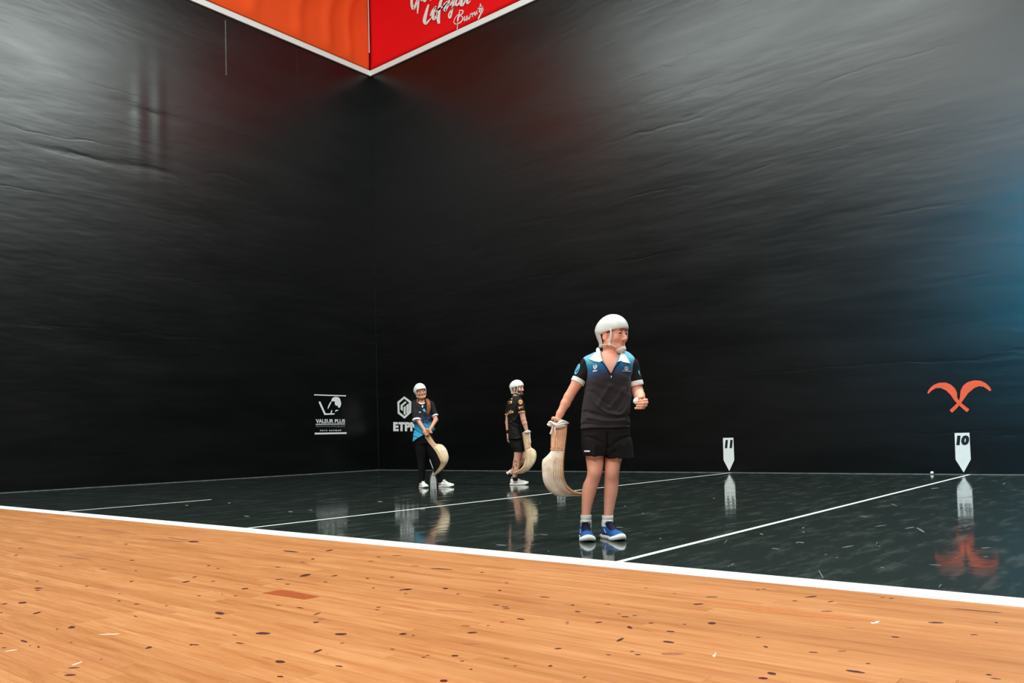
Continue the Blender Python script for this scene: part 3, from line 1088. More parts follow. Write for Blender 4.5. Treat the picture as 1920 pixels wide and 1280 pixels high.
class Fig:
    """a person standing on the court: local x to the camera's right, y away from it, z up"""
    def __init__(self, px, py, label):
        self.g = GR(px, py)
        self.e = empty('person', tuple(self.g), YAW)
        tag(self.e, label, 'person')
        self.Ri = rotz(-YAW)
        self.o = self.Ri @ (CAM - self.g)

    def L(self, px, py, dy=0.0):
        d = self.Ri @ ray(px, py)
        t = (dy - self.o[1]) / d[1]
        return self.o + d * t

    def s(self, dy=0.0):
        return FOC / (np.array([0, dy, 0]) - self.o)[1]

    def rows(self, R, dy0=0.0):
        out = []
        for r in R:
            y, xl, xr, ry = r[:4]
            dy = dy0 + (r[4] if len(r) > 4 else 0)
            a, b = self.L(xl, y, dy), self.L(xr, y, dy)
            out.append((a[2], (a[0] + b[0]) / 2, dy, (b[0] - a[0]) / 2, ry))
        return out

    def world(self, p):
        return rotz(YAW) @ np.asarray(p) + self.g

    def bvh(self, *objs):
        v, f = [], []
        for o in objs:
            n = len(v)
            v += [x.co.copy() for x in o.data.vertices]
            f += [tuple(i + n for i in p.vertices) for p in o.data.polygons]
        return BVHTree.FromPolygons(v, f)

    def onto(self, bvh, px, py):
        d = self.Ri @ ray(px, py)
        d = d / np.linalg.norm(d)
        h = bvh.ray_cast(Vector(self.o), Vector(d))
        if h[0] is None:
            p = self.L(px, py, 0)
            return np.array(p), -d
        n = np.array(h[1])
        if n @ d > 0: n = -n
        n = n * 0.5 - d * 0.5
        return np.array(h[0]), n / np.linalg.norm(n)

    def decal(self, name, polys, bvh, m, parent, up=0.003, under=0.0015, div=0, step=0):
        """flat print or cloth piece laid on a surface; polys in picture points"""
        bm = bmesh.new()
        for poly in polys:
            vs = [bm.verts.new((x, y, 0)) for x, y in poly]
            for tri in tessellate_polygon([[v.co for v in vs]]):
                try: bm.faces.new([vs[i] for i in tri])
                except ValueError: pass
        if step:
            for _ in range(7):
                es = [e for e in bm.edges if e.calc_length() > step]
                if not es: break
                bmesh.ops.subdivide_edges(bm, edges=es, cuts=1)
                bmesh.ops.triangulate(bm, faces=bm.faces)
        return self._lay(name, [v.co[:2] for v in bm.verts], [[v.index for v in f.verts] for f in (bm.verts.index_update(), bm.faces)[1]], bm, bvh, m, parent, up, under)

    def _lay(self, name, P2, Fc, bm, bvh, m, parent, up, under):
        if bm is not None: bm.free()
        top, bot = [], []
        for p in P2:
            h, n = self.onto(bvh, p[0], p[1])
            top.append(h + n * up); bot.append(h + n * under)
        n = len(top)
        cnt = {}
        for t_ in Fc:
            q = list(t_)
            for a, b in zip(q, q[1:] + q[:1]):
                cnt.setdefault((min(a, b), max(a, b)), []).append((a, b))
        f = [tuple(q) for q in Fc] + [(e[0][0], e[0][0] + n, e[0][1] + n, e[0][1]) for e in cnt.values() if len(e) == 1]
        me = pyd(name, top + bot, f)
        b2 = bmesh.new(); b2.from_mesh(me); bmesh.ops.recalc_face_normals(b2, faces=b2.faces); b2.to_mesh(me); b2.free()
        return obj(name, me, m, parent)

    def print_text(self, name, s, quad, bvh, m, parent, bold=0.03, shear=0.0):
        V, Fc = text_tris(s, bold, shear)
        q = np.array(quad, float)
        P2 = [(1 - u) * (1 - w) * q[0] + u * (1 - w) * q[1] + u * w * q[2] + (1 - u) * w * q[3] for u, w in V]
        return self._lay(name, P2, [list(t_) for t_ in Fc], None, bvh, m, parent, 0.003, 0.001)

    def part(self, name, F, m, parent=None, **kw):
        return obj(name, F.mesh(name, **kw), m, parent or self.e)


def ringpoly(cx, cy, rx, ry, w, n=24, a=0.0):
    """an elliptical ring as a list of quads"""
    out = []
    ca, sa = math.cos(a), math.sin(a)
    def pt(k, q):
        t_ = 2 * PI * k / n
        x, y = rx * q * math.cos(t_), ry * q * math.sin(t_)
        return (cx + x * ca - y * sa, cy + x * sa + y * ca)
    for k in range(n):
        out.append([pt(k, 1), pt(k + 1, 1), pt(k + 1, 1 - w), pt(k, 1 - w)])
    return out


M['helmet'] = mat('white_helmet_shell', (211, 213, 209), 0.35, 0.4, 0.02, 12)
M['strap'] = mat('white_webbing', (216, 216, 210), 0.7, 0.2, 0.04, 80)
M['helmet_far'] = mat('white_padded_helmet', (222, 223, 218), 0.5, 0.3, 0.03, 12)
M['lace'] = mat('dark_lace', (10, 12, 26), 0.7, 0.2)
M['lace_grey'] = mat('grey_lace', (196, 196, 194), 0.7, 0.2)
M['eye_white'] = mat('eye_white', (176, 160, 152), 0.3, 0.4)
M['iris'] = mat('brown_iris', (46, 26, 20), 0.2, 0.5)
M['brow'] = mat('dark_brow', (70, 44, 34), 0.8, 0.1)
M['lip'] = mat('lip', (196, 112, 102), 0.5, 0.3)
M['teeth'] = mat('teeth', (226, 220, 210), 0.3, 0.4)
M['hair'] = mat('dark_brown_hair', (44, 30, 26), 0.5, 0.3, 0.3, 120, 0.5, 260)


def skin(name, c, blush=0.10):
    t = NT(name)
    co = t.coord('Object')
    f = t.noise(co, 9, 4)
    l_ = s2l(c)
    t.set(col=t.ramp(f, [(0.3, (l_[0] * 0.96, l_[1] * (1 - blush), l_[2] * (1 - blush * 1.2))), (0.7, l_)]), rough=0.5, spec=0.3,
          nrm=t.bump(t.noise(co, 400, 2), 0.05, 0.001))
    t.set(sss=0.12)
    t.b.inputs['Subsurface Radius'].default_value = (1.0, 0.35, 0.2)
    t.b.inputs['Subsurface Scale'].default_value = 0.01
    return t.m


def fabric(name, c, rough=0.85, bump=0.12):
    return mat(name, c, rough, 0.12, 0.10, 60, bump, 420)


def face_parts(fig, c, R, s, body, gaze=(0, 0), smile=False, brow='brow', brow_r=.0030, hk={}):
    R = np.array(R); c = np.array(c, float)
    T = lambda p: c + s * (R @ np.asarray(p, float))
    PR = head_prims(smile=smile, ears=False, **hk)
    on = lambda x, z, u=.001: T((x, face_y(x, z, PR) - u, z))
    def place(me):
        for v in me.vertices: v.co = Vector(T(v.co))
        return me
    for sx in (1, -1):
        e = obj('eye', place(sphere_me('eye', (.031 * sx, -.0725, .0005), (.0125,) * 3, 16)), M['eye_white'], fig.e, True)
        g = np.array([gaze[0], -1, gaze[1]]); g /= np.linalg.norm(g)
        ic = np.array([.031 * sx, -.0725, .0005]) + g * .0085
        obj('iris', place(sphere_me('iris', ic, (.0070, .0056, .0070), 12)), M['iris'], e, True)
        lid = [on(.031 * sx + dx * sx, .0062 - 22 * dx * dx + .06 * dx * 0, .0004) for dx in np.linspace(-.012, .0135, 7)]
        tube('eyelash', lid, s * np.array([.0006, .0012, .0015, .0016, .0016, .0014, .0008]), M['brow'], fig.e, 6)
        b = [on(.031 * sx + dx * sx, zz_, .0004) for dx, zz_ in ((-.018, .0195), (-.008, .0225), (.004, .0245), (.014, .0235), (.022, .0195))]
        tube('eyebrow', b, s * np.array([brow_r * .9, brow_r * 1.1, brow_r, brow_r * .8, brow_r * .4]), M[brow], fig.e, 6, 10, flat=.6)
    w = .026 if smile else .020
    dz = .005 if smile else .0
    zu, zl = (-.0630, -.0755) if smile else (-.0655, -.0725)
    up = [on(x, z, .0) for x, z in ((-w, -.068 + dz), (-w * .5, zu - .0005), (0, zu), (w * .5, zu - .0005), (w, -.068 + dz))]
    lo = [on(x, z, .0) for x, z in ((-w, -.0685 + dz), (-w * .5, zl + .0010), (0, zl), (w * .5, zl + .0010), (w, -.0685 + dz))]
    v, f = merge([tube_data(up, s * np.array([.0010, .0024, .0027, .0024, .0010]), 8, 14), tube_data(lo, s * np.array([.0010, .0028, .0034, .0028, .0010]), 8, 14)])
    l_ = obj('lips', pyd('lips', v, f), M['lip'], fig.e, True)
    if smile:
        tt = [T((x, face_y(x, -.062, PR) + .002, z)) for x, z in ((-.019, -.0665), (-.01, -.0680), (0, -.0685), (.01, -.0680), (.019, -.0665))]
        tube('teeth', tt, s * np.array([.002, .0038, .0042, .0038, .002]), M['teeth'], l_, 8, 12)


def helmet(fig, c, R, s, rim=.036, big=1.0, cuty=.050, low=-.086, cup=True, ms='strap', mh='helmet'):
    R = np.array(R); c = np.array(c, float)
    T = lambda p: c + s * (R @ np.asarray(p, float))
    F = Field((-.13, -.15, -.13), (.13, .16, .17), .0036)
    o = (.094 * big, .118 * big, .102 * big)
    cen = (0, .012, .040)
    F.add(ell(cen, o), 0)
    F.add(cone((0, .055, .02), (0, .062, low + .02), .080 * big, .052 * big, (0.85, 1, 1)), .03)
    F.sub(ell(cen, tuple(q - .013 for q in o)), .003)
    F.sub(cone((0, .045, .02), (0, .044, low - .04), .070 * big, .040 * big), .003)
    # face and ear openings, lower edge
    F.sub((lambda X, Y, Z: np.maximum(Y - cuty + 0 * X, Z - (rim - .22 * np.maximum(Y + .10, 0))), (-.2,) * 3, (.2,) * 3), .012)
    F.sub((lambda X, Y, Z: Z - low + 0 * X + 0 * Y, (-.2,) * 3, (.2,) * 3), .006)
    h = obj('helmet', F.mesh('helmet', xf=lambda V: c + s * (V @ R.T)), M[mh], fig.e)
    for sx in (1, -1):
        bk = (.066 * sx, -.022, -.066)
        tube('strap', [T(p) for p in ((.084 * sx, -.046, rim - .002), (.080 * sx, -.046, -.01), (.074 * sx, -.034, -.045), bk)], s * .0082, M['strap'], h, 8, 16, flat=.5)
        tube('strap', [T(p) for p in ((.070 * sx, .058, low + .012), (.074 * sx, .030, -.072), (.072 * sx, .004, -.072), bk)], s * .0080, M['strap'], h, 8, 16, flat=.5)
        tube('strap', [T(p) for p in (bk, (.058 * sx, -.040, -.080), (.040 * sx, -.058, -.093))], s * .0080, M['strap'], h, 8, 10, flat=.55)
        bmx = bmesh.new()
        box_bm(bmx, (bk[0] - .008, bk[1] - .010, bk[2] - .014), (bk[0] + .008, bk[1] + .008, bk[2] + .012), .003)
        me = bmme('buckle', bmx)
        for v in me.vertices: v.co = Vector(T(v.co))
        obj('buckle', me, M['strap'], h)
    if not cup:
        tube('chin_strap', [T(p) for p in ((-.066, -.022, -.066), (-.045, -.055, -.098), (0, -.072, -.116), (.045, -.055, -.098), (.066, -.022, -.066))], s * .0055, M[ms], h, 8, 20, flat=.5)
        return h
    F = Field((-.07, -.13, -.15), (.07, .0, -.05), .0025)
    F.add(ell((0, -.056, -.101), (.037, .042, .029)), 0)
    F.sub(ell((0, -.050, -.094), (.031, .036, .028)), .002)
    F.sub((lambda X, Y, Z: -(Z + .0885 - .12 * np.abs(X)) + 0 * X + 0 * Y, (-.2,) * 3, (.2,) * 3), .003)
    F.sub((lambda X, Y, Z: -(Y + .048) + 0 * X + 0 * Z, (-.2,) * 3, (.2,) * 3), .003)
    obj('chin_cup', F.mesh('chin_cup', xf=lambda V: c + s * (V @ R.T)), M['strap'], h)
    return h


def shoe(fig, heel, yaw, L, mu, msole, mdark, macc, h=0.105, pitch=0.0, laces=True, mid=None, width=1.0):
    """a trainer: heel on the ground at `heel`, toe along yaw (0 = towards the camera, + = picture right)"""
    R = rotz(yaw) @ rotx(pitch)
    heel = np.array(heel, float)
    T = lambda V: heel + (np.asarray(V) @ R.T) * (L / 0.28)
    # own axes: toe along -y, ground z=0
    F = Field((-.07, -.30, -.01), (.07, .03, .16), .0042)
    F.add(ell((0, -.205, .030), (.046 * width, .072, .036)), 0)
    F.add(ell((0, -.045, .045), (.037, .050, .050)), .02)
    F.add(cone((0, -.06, .05), (0, -.20, .035), .041, .034), .02)
    F.add(cone((0, -.045, .05), (0, -.040, .074), .040, .040), .015)
    F.add(cone((0, -.10, .075), (0, -.15, .055), .026, .024), .02)
    F.sub((lambda X, Y, Z: Z - .018 + 0 * X + 0 * Y, (-1,) * 3, (1,) * 3), .003)
    F.sub(cone((0, -.044, .074), (0, -.038, .13), .029, .034), .004)
    root = obj('shoe', F.mesh('shoe', xf=T), mu, fig.e)
    # sole, wider under the ball of the foot, with a little spring at the toe
    out = [(-.040, .002), (-.043, -.03), (-.038, -.08), (-.040, -.13), (-.050 * width, -.19), (-.047 * width, -.235), (-.030, -.268), (0, -.282), (.030, -.268), (.047 * width, -.235), (.050 * width, -.19), (.040, -.13), (.038, -.08), (.043, -.03), (.040, .002), (.022, .014), (-.022, .014)]
    out = spline(out + [out[0]], 60)[:-1]
    v, f = [], []
    lv = [(0.0, .93), (.004, 1.0), (.017, 1.03), (.026, .98)]
    for z, q in lv:
        for x, y in out:
            spr = .014 * max(0, (-y - .20) / .08) ** 2
            top = .016 * max(0, (-y - .22) / .06) if z > .02 else 0
            v.append((x * q, (y + .13) * q - .13, z + spr + top))
    n = len(out)
    for i in range(len(lv) - 1):
        for k in range(n):
            f.append((i * n + k, i * n + (k + 1) % n, (i + 1) * n + (k + 1) % n, (i + 1) * n + k))
    f.append(tuple(range(n))[::-1]); f.append(tuple(range(3 * n, 4 * n)))
    me = pyd('sole', T(np.array(v)), f)
    bmx = bmesh.new(); bmx.from_mesh(me); bmesh.ops.recalc_face_normals(bmx, faces=bmx.faces); bmx.to_mesh(me); bmx.free()
    obj('sole', me, msole, root, True)
    # tongue, laces, side flashes
    F = Field((-.05, -.22, .03), (.05, -.03, .17), .004)
    F.add(cone((0, -.172, .058), (0, -.078, .104), .024, .023, (0.85, 1.3, 1.3)), 0)
    obj('tongue', F.mesh('tongue', xf=T), mdark, root)
    if laces:
        for k in range(5):
            y = -.085 - .017 * k
            z = .1205 - .0095 * k
            tube('lace', T(np.array([(-.030, y + .004, z - .018), (-.014, y - .003, z - .001), (.014, y + .003, z - .001), (.030, y - .004, z - .018)])), .0036 * L / .28, M['lace'] if macc else M['lace_grey'], root, 6, 10)
        tube('lace', T(np.array([(.0, -.088, .112), (.022, -.095, .126), (.038, -.086, .108), (.018, -.090, .108)])), .0028 * L / .28, mdark, root, 6, 14)
        tube('lace', T(np.array([(.0, -.088, .112), (-.022, -.095, .126), (-.038, -.086, .108), (-.018, -.090, .108)])), .0028 * L / .28, mdark, root, 6, 14)
    if macc:
        for sx in (1, -1):
            for (a, b, r) in (((.0365 * sx, -.03, .072), (.0385 * sx, -.075, .045), .006), ((.0350 * sx, -.055, .078), (.0395 * sx, -.105, .045), .006)):
                tube('flash', T(np.array([a, b])), r * .6 * L / .28, macc, root, 8)
    return root


# ---------------------------------------------------------------- the curved basket (a wicker scoop with a leather hand sheath)
def wicker(name, a, b):
    t = NT(name)
    uv = t.n('ShaderNodeUVMap')
    mp = t.n('ShaderNodeMapping')
    t.l(uv.outputs[0], mp.inputs[0])
    w1 = t.n('ShaderNodeTexWave', wave_type='BANDS', bands_direction='X')
    w1.inputs['Scale'].default_value = 40
    w1.inputs['Distortion'].default_value = 1.5
    w1.inputs['Detail'].default_value = 2
    t.l(mp.outputs[0], w1.inputs['Vector'])
    co = t.coord('Object')
    blot = t.noise(co, 14, 4)
    c = t.ramp(blot, [(0.35, s2l(a)), (0.62, s2l(b))])
    c = t.mix(0.10, c, t.ramp(w1.outputs['Fac'], [(0.0, (.25, .18, .1)), (0.6, (1, 1, 1))]), 'MULTIPLY')
    t.set(col=c, rough=0.55, spec=0.3, nrm=t.bump(w1.outputs['Fac'], 0.14, 0.0015))
    return t.m


M['wicker'] = wicker('pale_wicker', (218, 198, 174), (240, 234, 222))
M['wicker_warm'] = wicker('straw_wicker', (222, 190, 148), (240, 222, 188))
M['cane'] = mat('cane_rib', (204, 164, 124), 0.5, 0.3, 0.15, 60)
M['leather'] = mat('pale_leather', (220, 174, 142), 0.6, 0.3, 0.14, 40, 0.4, 90)
M['tape'] = mat('white_cotton_tape', (236, 234, 228), 0.8, 0.15, 0.05, 60, 0.3, 200)


def cesta(fig, label, st, m, sheath=4, ribs=(-78, -66, -54, -44), yaw=0.0, sheath_m='leather', N=44):
    """st: rows of (bx, by, rx, ry, half_width, dy): outer back point, open rim point, half width, depth"""
    c0 = fig.L(st[0][0], st[0][1], st[0][5])
    e = empty('curved_basket', tuple(fig.world(c0)), YAW)
    tag(e, label, 'basket', 'curved wicker baskets held by the players')
    S = spline([tuple(r) for r in st], N)
    n = np.array([math.sin(yaw), -math.cos(yaw), 0.0])   # towards the camera
    B = np.array([fig.L(r[0], r[1], r[5]) for r in S]) - c0
    Rm = np.array([fig.L(r[2], r[3], r[5]) for r in S]) - c0
    w = S[:, 4]
    K = 17
    th = np.linspace(-PI / 2, PI / 2, K)
    def pt(i, a, q=1.0):
        ca = math.copysign(abs(math.cos(a)) ** 0.75, math.cos(a))
        return Rm[i] + (B[i] - Rm[i]) * ca * (q if q < 1 else q) + n * w[i] * (-math.sin(a)) * q
    def shell(i0, i1, q0, q1):
        v, f = [], []
        idx = range(i0, i1)
        for q in (q0, q1):
            for i in idx:
                for a in th: v.append(pt(i, a, q))
        m_ = len(idx)
        off = m_ * K
        for i in range(m_ - 1):
            for k in range(K - 1):
                a = i * K + k
                f.append((a, a + 1, a + K + 1, a + K))
                f.append((off + a, off + a + K, off + a + K + 1, off + a + 1))
            for k in (0, K - 1):
                a = i * K + k
                f.append((a, a + K, off + a + K, off + a) if k == 0 else (a, off + a, off + a + K, a + K))
        for i in (0, m_ - 1):
            for k in range(K - 1):
                a = i * K + k
                f.append((a, off + a, off + a + 1, a + 1) if i == 0 else (a, a + 1, off + a + 1, off + a))
        return v, f
    v, f = shell(0, N, 1.0, 0.90)
    me = pyd('scoop', v, f)
    ul = me.uv_layers.new(name='UVMap')
    seg = np.concatenate([[0], np.cumsum(np.linalg.norm(np.diff(B, axis=0), axis=1))])
    for lp in me.loops:
        vi = lp.vertex_index % (N * K)
        ul.data[lp.index].uv = (seg[vi // K] * 3, (vi % K) / K)
    bmx = bmesh.new(); bmx.from_mesh(me); bmesh.ops.recalc_face_normals(bmx, faces=bmx.faces); bmx.to_mesh(me); bmx.free()
    obj('scoop', me, M[m], e, True)
    for sgn in (-1, 1):
        tube('rim', [pt(i, sgn * PI / 2) for i in range(N)], .0055, M['cane'], e, 8)
    i0 = int(N * .28)
    for d in ribs:
        a = math.radians(d)
        tube('rib', [pt(i, a, 1.004) for i in range(i0, N - 3)], np.linspace(.0026, .0015, N - 3 - i0), M['cane'], e, 6)
    if sheath:
        v, f = shell(0, sheath, 1.05, 0.98)
        me = pyd('hand_sheath', v, f)
        bmx = bmesh.new(); bmx.from_mesh(me); bmesh.ops.recalc_face_normals(bmx, faces=bmx.faces); bmx.to_mesh(me); bmx.free()
        g = obj('hand_sheath', me, M[sheath_m], e, True)
        for d in (-87, -82, -75, -66, -52, -20):
            tube('stitched_seam', [pt(i, math.radians(d), 1.065) for i in range(0, sheath)], .0028, M['leather'], g, 6)
        tube('binding', [pt(sheath - 1, a, 1.06) for a in th], .004, M['leather'], g, 6)
    return e, pt, c0
# ================================================================ the nearest player
A = Fig(1118, 1009.0, 'woman in a white helmet and dark polo with a bright blue yoke and black shorts')
L = A.L
M['skinA'] = skin('light_skin', (236, 172, 148))
HA, RA, SA = L(1151, 627.5, -.01), rotz(math.radians(40)) @ rotx(math.radians(2)), 1.09
fx = (L(1187, 700)[0], L(1213, 700)[0])
F = Field((-.42, -.34, -.02), (.44, .22, 1.72), .0052,
          fine=((0, .02, .46, .0030), (2, .94, 1.12, .0030), (2, 1.38, 1.75, .0030), (1, -.30, .16, .0034)))
# trunk, kept just inside the clothes
F.add(stack(A.rows([(664, 1118, 1170, .05, .01), (672, 1104, 1182, .068, .01), (682, 1100, 1188, .085, .01), (700, 1103, 1182, .098), (720, 1102, 1178, .10), (745, 1103, 1174, .095), (770, 1100, 1172, .10), (800, 1098, 1174, .105), (830, 1098, 1176, .105), (846, 1104, 1170, .09)])), .02)
nb = L(1143, 674, .015)
F.add(cone(nb, HA + RA @ np.array([0, .022, -.085]), .064, .056), .03)
F.add(ell(L(1143, 690, -.055), (.11, .045, .085)), .04)
# legs
legL = [(800, 1099, 1137, .085), (830, 1097.5, 1135, .085), (852, 1097.5, 1133, .078), (870, 1100, 1132, .070, -.006), (884, 1101.5, 1130.5, .064, -.012), (894, 1100, 1127.5, .058, -.008), (907, 1093.8, 1123.5, .058, .008), (918, 1091.5, 1119.5, .060, .016), (935, 1090.5, 1114.5, .054, .02), (950, 1090.3, 1110.5, .045, .02), (965, 1090.5, 1107.5, .040, .018), (985, 1089.5, 1107.5, .040, .015), (1002, 1088, 1109, .045, .01)]
legR = [(800, 1136, 1176, .085), (830, 1134.5, 1172, .085), (857, 1134, 1167, .078), (872, 1133, 1163, .068, -.006), (884, 1133, 1161.5, .064, -.012), (897, 1132.8, 1160, .058, -.006), (907, 1132, 1160, .058, .008), (925, 1131.8, 1157.5, .060, .016), (945, 1131.5, 1153, .050, .02), (965, 1131.5, 1149, .041, .018), (985, 1129.5, 1147.5, .040, .015), (1001, 1127.5, 1147, .045, .012)]
F.add(stack(A.rows([(y, a, b - .7, *q) for y, a, b, *q in legL]), 2.1), .012)
F.add(stack(A.rows([(y, a + .9, b, *q) for y, a, b, *q in legR]), 2.1), .003)
F.add(ell(L(1116, 885, -.050), (.030, .024, .040)), .03)
F.add(ell(L(1147, 885, -.050), (.030, .024, .040)), .03)
# her right arm, out and down to the basket
chain(F, [(L(1101, 684, 0), .044), (L(1083, 716, .0), .042), (L(1066.5, 744, .0), .0355), (L(1060.5, 756, -.004), .0345), (L(1050.5, 775, -.012), .027), (L(1044.5, 788, -.015), .0235)], .015)
# that hand lies in the sheath, fingers down along the scoop
pc = L(1044, 798, -.02)
F.add(cone(L(1044.5, 790, -.018), pc, .024, .027, (1, 1.5, 1)), .012)
for k, (dx, ln) in enumerate(((-.020, .066), (-.007, .078), (.0065, .075), (.0195, .060))):
    b0 = pc + np.array([dx, 0, -.022])
    b1 = b0 + np.array([0, -.004, -ln * .5])
    chain(F, [(b0, .0085), (b1, .0080), (b1 + np.array([0, .014, -ln * .5]), .0068)], .004)
chain(F, [(pc + np.array([.022, 0, .005]), .011), (pc + np.array([.036, .008, -.012]), .0095), (pc + np.array([.038, .012, -.040]), .0080)], .008)
# her left arm, elbow bent, fist towards the camera
el = L(1195.5, 735, .0)
wr = L(1201, 748, -.165)
chain(F, [(L(1186, 685, .0), .042), (L(1191.5, 716, -.005), .0415), (el, .041), (L(1199, 742, -.085), .037), (wr, .026)], .02)
fc = L(1202, 754.5, -.225)
F.add(ell(fc + np.array([.014, .022, .004]), (.026, .034, .036)), .015)
for k, (z, x0, x1, y0) in enumerate(((.014, .046, -.020, -.022), (-.004, .048, -.026, -.026), (-.022, .042, -.034, -.022), (-.038, .028, -.044, -.014))):
    kn = fc + np.array([x0 - .008, y0 + .018, z + .003])
    p1 = fc + np.array([x0 - .016, y0 - .008, z + .001])
    p2 = fc + np.array([(x0 + x1) / 2, y0 - .014, z - .002])
    p3 = fc + np.array([x1, y0 - .004, z - .002])
    chain(F, [(kn, .0115), (p1, .0105), (p2, .0098), (p3, .0082)], .004)
th0 = fc + np.array([.022, .02, .030])
chain(F, [(th0, .014), (fc + np.array([.008, -.006, .040]), .0115), (fc + np.array([-.016, -.020, .034]), .0095)], .006)
head_field(F, HA, RA, SA, smile=True)
bodyA = A.part('body', F, M['skinA'])
face_parts(A, HA, RA, SA, bodyA, gaze=(.14, -.04), smile=True)

# hair under the helmet and at the nape
F = Field((-.12, -.12, -.16), (.12, .15, .12), .004)
F.add(ell((0, .022, .022), (.083, .094, .085)), 0)
F.add(cone((0, .075, -.03), (0, .082, -.105), .055, .032, (0.8, 1, 1)), .02)
F.sub((lambda X, Y, Z: np.maximum(Y - .040 + 0 * X, Z - .012 + 0 * X), (-1,) * 3, (1,) * 3), .006)
F.sub((lambda X, Y, Z: Y + .058 + 0 * X + 0 * Z, (-1,) * 3, (1,) * 3), .006)
obj('hair', F.mesh('hair', xf=lambda V: HA + SA * (V @ RA.T)), M['hair'], A.e)
tube('hair_tuft', [HA + SA * (RA @ np.array(p)) for p in ((-.03, .098, -.085), (-.035, .112, -.112), (-.03, .13, -.118))], [.014, .010, .003], M['hair'], A.e, 8, 10)
helmet(A, HA, RA, SA, rim=.034)

# polo shirt: dark body, blue yoke fading downwards
t = NT('polo_gradient')
co = t.coord('Object')
sep = t.n('ShaderNodeSeparateXYZ')
t.l(co, sep.inputs[0])
xc = L(1144, 690)[0]
z0, z1 = L(1144, 710)[2], L(1144, 662)[2]
dx = t.math('ABSOLUTE', t.math('SUBTRACT', sep.outputs[0], float(xc)))
zz = t.math('ADD', sep.outputs[2], t.math('MULTIPLY', t.math('POWER', dx, 2.0), 1.1))
fz = t.math('DIVIDE', t.math('SUBTRACT', zz, float(z0)), float(z1 - z0))
vo = t.n('ShaderNodeTexVoronoi')
vo.inputs['Scale'].default_value = 230
t.l(co, vo.inputs['Vector'])
fz = t.math('ADD', fz, t.math('MULTIPLY', t.math('SUBTRACT', vo.outputs['Distance'], 0.42), 0.34))
col = t.ramp(fz, [(0.0, s2l((42, 38, 40))), (0.16, s2l((46, 44, 58))), (0.32, s2l((46, 62, 98))), (0.50, s2l((26, 92, 142))), (0.68, s2l((30, 128, 168))), (0.86, s2l((86, 172, 202))), (1.0, s2l((120, 190, 214)))])
t.set(col=col, rough=0.8, spec=0.15, sheen=0.1, nrm=t.bump(t.noise(co, 380, 3), 0.12, 0.002))
M['polo'] = t.m
M['polo_dark'] = fabric('polo_sleeve_black', (33, 30, 31))
M['shorts'] = fabric('black_shorts', (27, 25, 26))
M['collar'] = fabric('white_collar', (232, 234, 230), 0.8, 0.1)
M['badge'] = mat('pale_blue_badge', (96, 190, 226), 0.6, 0.2)
M['piping'] = fabric('grey_piping', (74, 72, 76))

F = Field((-.16, -.22, .62), (.34, .22, 1.46), .0046)
F.add(stack(A.rows([(657, 1120, 1168, .052, .015), (661, 1112, 1176, .062, .012), (665, 1103.5, 1182, .074, .01), (669.5, 1094.5, 1187.5, .086, .008), (675, 1092.5, 1190, .10, .005), (684, 1095, 1188, .115), (700, 1099, 1185, .125), (715, 1099, 1182.5, .13), (735, 1096.5, 1182.5, .128), (760, 1091.5, 1181.5, .13), (782, 1090, 1180, .135), (803.5, 1089, 1180, .14)]), 2.5), 0)
# folds of the loose front
lx = [L(x, y)[[0, 2]] for x, y in ((1100, 735), (1112, 757), (1132, 772), (1158, 778), (1174, 762), (1181, 738))]
def creases(lines):
    segs = []
    for P, amp, wd in lines:
        Q = spline([(p[0], 0, p[1]) for p in P], 18)[:, [0, 2]] if len(P) > 2 else np.array(P)
        segs.append((Q, amp, wd))
    def fn(X, Y, Z):
        tot = np.zeros((X.shape[0], 1, Z.shape[2]), np.float32)
        for Q, amp, wd in segs:
            best = np.full(tot.shape, 1e3, np.float32)
            for a, b in zip(Q[:-1], Q[1:]):
                ab = b - a
                px, pz = X - a[0], Z - a[1]
                u = np.clip((px * ab[0] + pz * ab[1]) / (ab @ ab + 1e-9), 0, 1)
                best = np.minimum(best, (px - u * ab[0]) ** 2 + (pz - u * ab[1]) ** 2)
            tot += amp * np.exp(-best / wd ** 2)
        return tot * 1.5
    return fn
P2 = lambda fig, pts: [fig.L(x, y)[[0, 2]] for x, y in pts]
cr = creases([(P2(A, [(1101, 740), (1112, 758), (1132, 773), (1158, 778), (1172, 764), (1180, 742)]), -.006, .010),
              (P2(A, [(1096, 772), (1120, 779), (1150, 784), (1178, 778)]), .007, .012),
              (P2(A, [(1098, 783), (1130, 789), (1160, 788), (1178, 791)]), -.005, .011),
              (P2(A, [(1140, 725), (1128, 742), (1118, 760)]), -.005, .016), (P2(A, [(1165, 730), (1152, 750), (1138, 765)]), -.005, .015),
              (P2(A, [(1172, 735), (1160, 755), (1150, 770)]), .004, .011), (P2(A, [(1110, 735), (1122, 750), (1140, 760)]), .004, .012),
              (P2(A, [(1093, 795), (1130, 797), (1175, 796)]), .004, .010)])
F.warp(lambda X, Y, Z: np.where(Y < .03, cr(X, Y, Z), 0) + .0016 * np.sin(34 * X + 9 * np.sin(11 * Z)) * np.sin(21 * Z + 5 * X))
# open neck
va, vb, vc = L(1124, 664, -.1), L(1163, 664, -.1), L(1145, 701, -.1)
def vee(X, Y, Z):
    n1 = np.array([va[2] - vc[2], -(va[0] - vc[0])]); n1 /= np.linalg.norm(n1)
    n2 = np.array([-(vb[2] - vc[2]), vb[0] - vc[0]]); n2 /= np.linalg.norm(n2)
    d1 = -((X - vc[0]) * n1[0] + (Z - vc[2]) * n1[1])
    d2 = -((X - vc[0]) * n2[0] + (Z - vc[2]) * n2[1])
    return np.maximum(np.maximum(d1, d2), Y - .03)
F.sub((vee, (-1, -1, 0), (1, 1, 2)), .006)
shirtA = A.part('shirt', F, M['polo'])


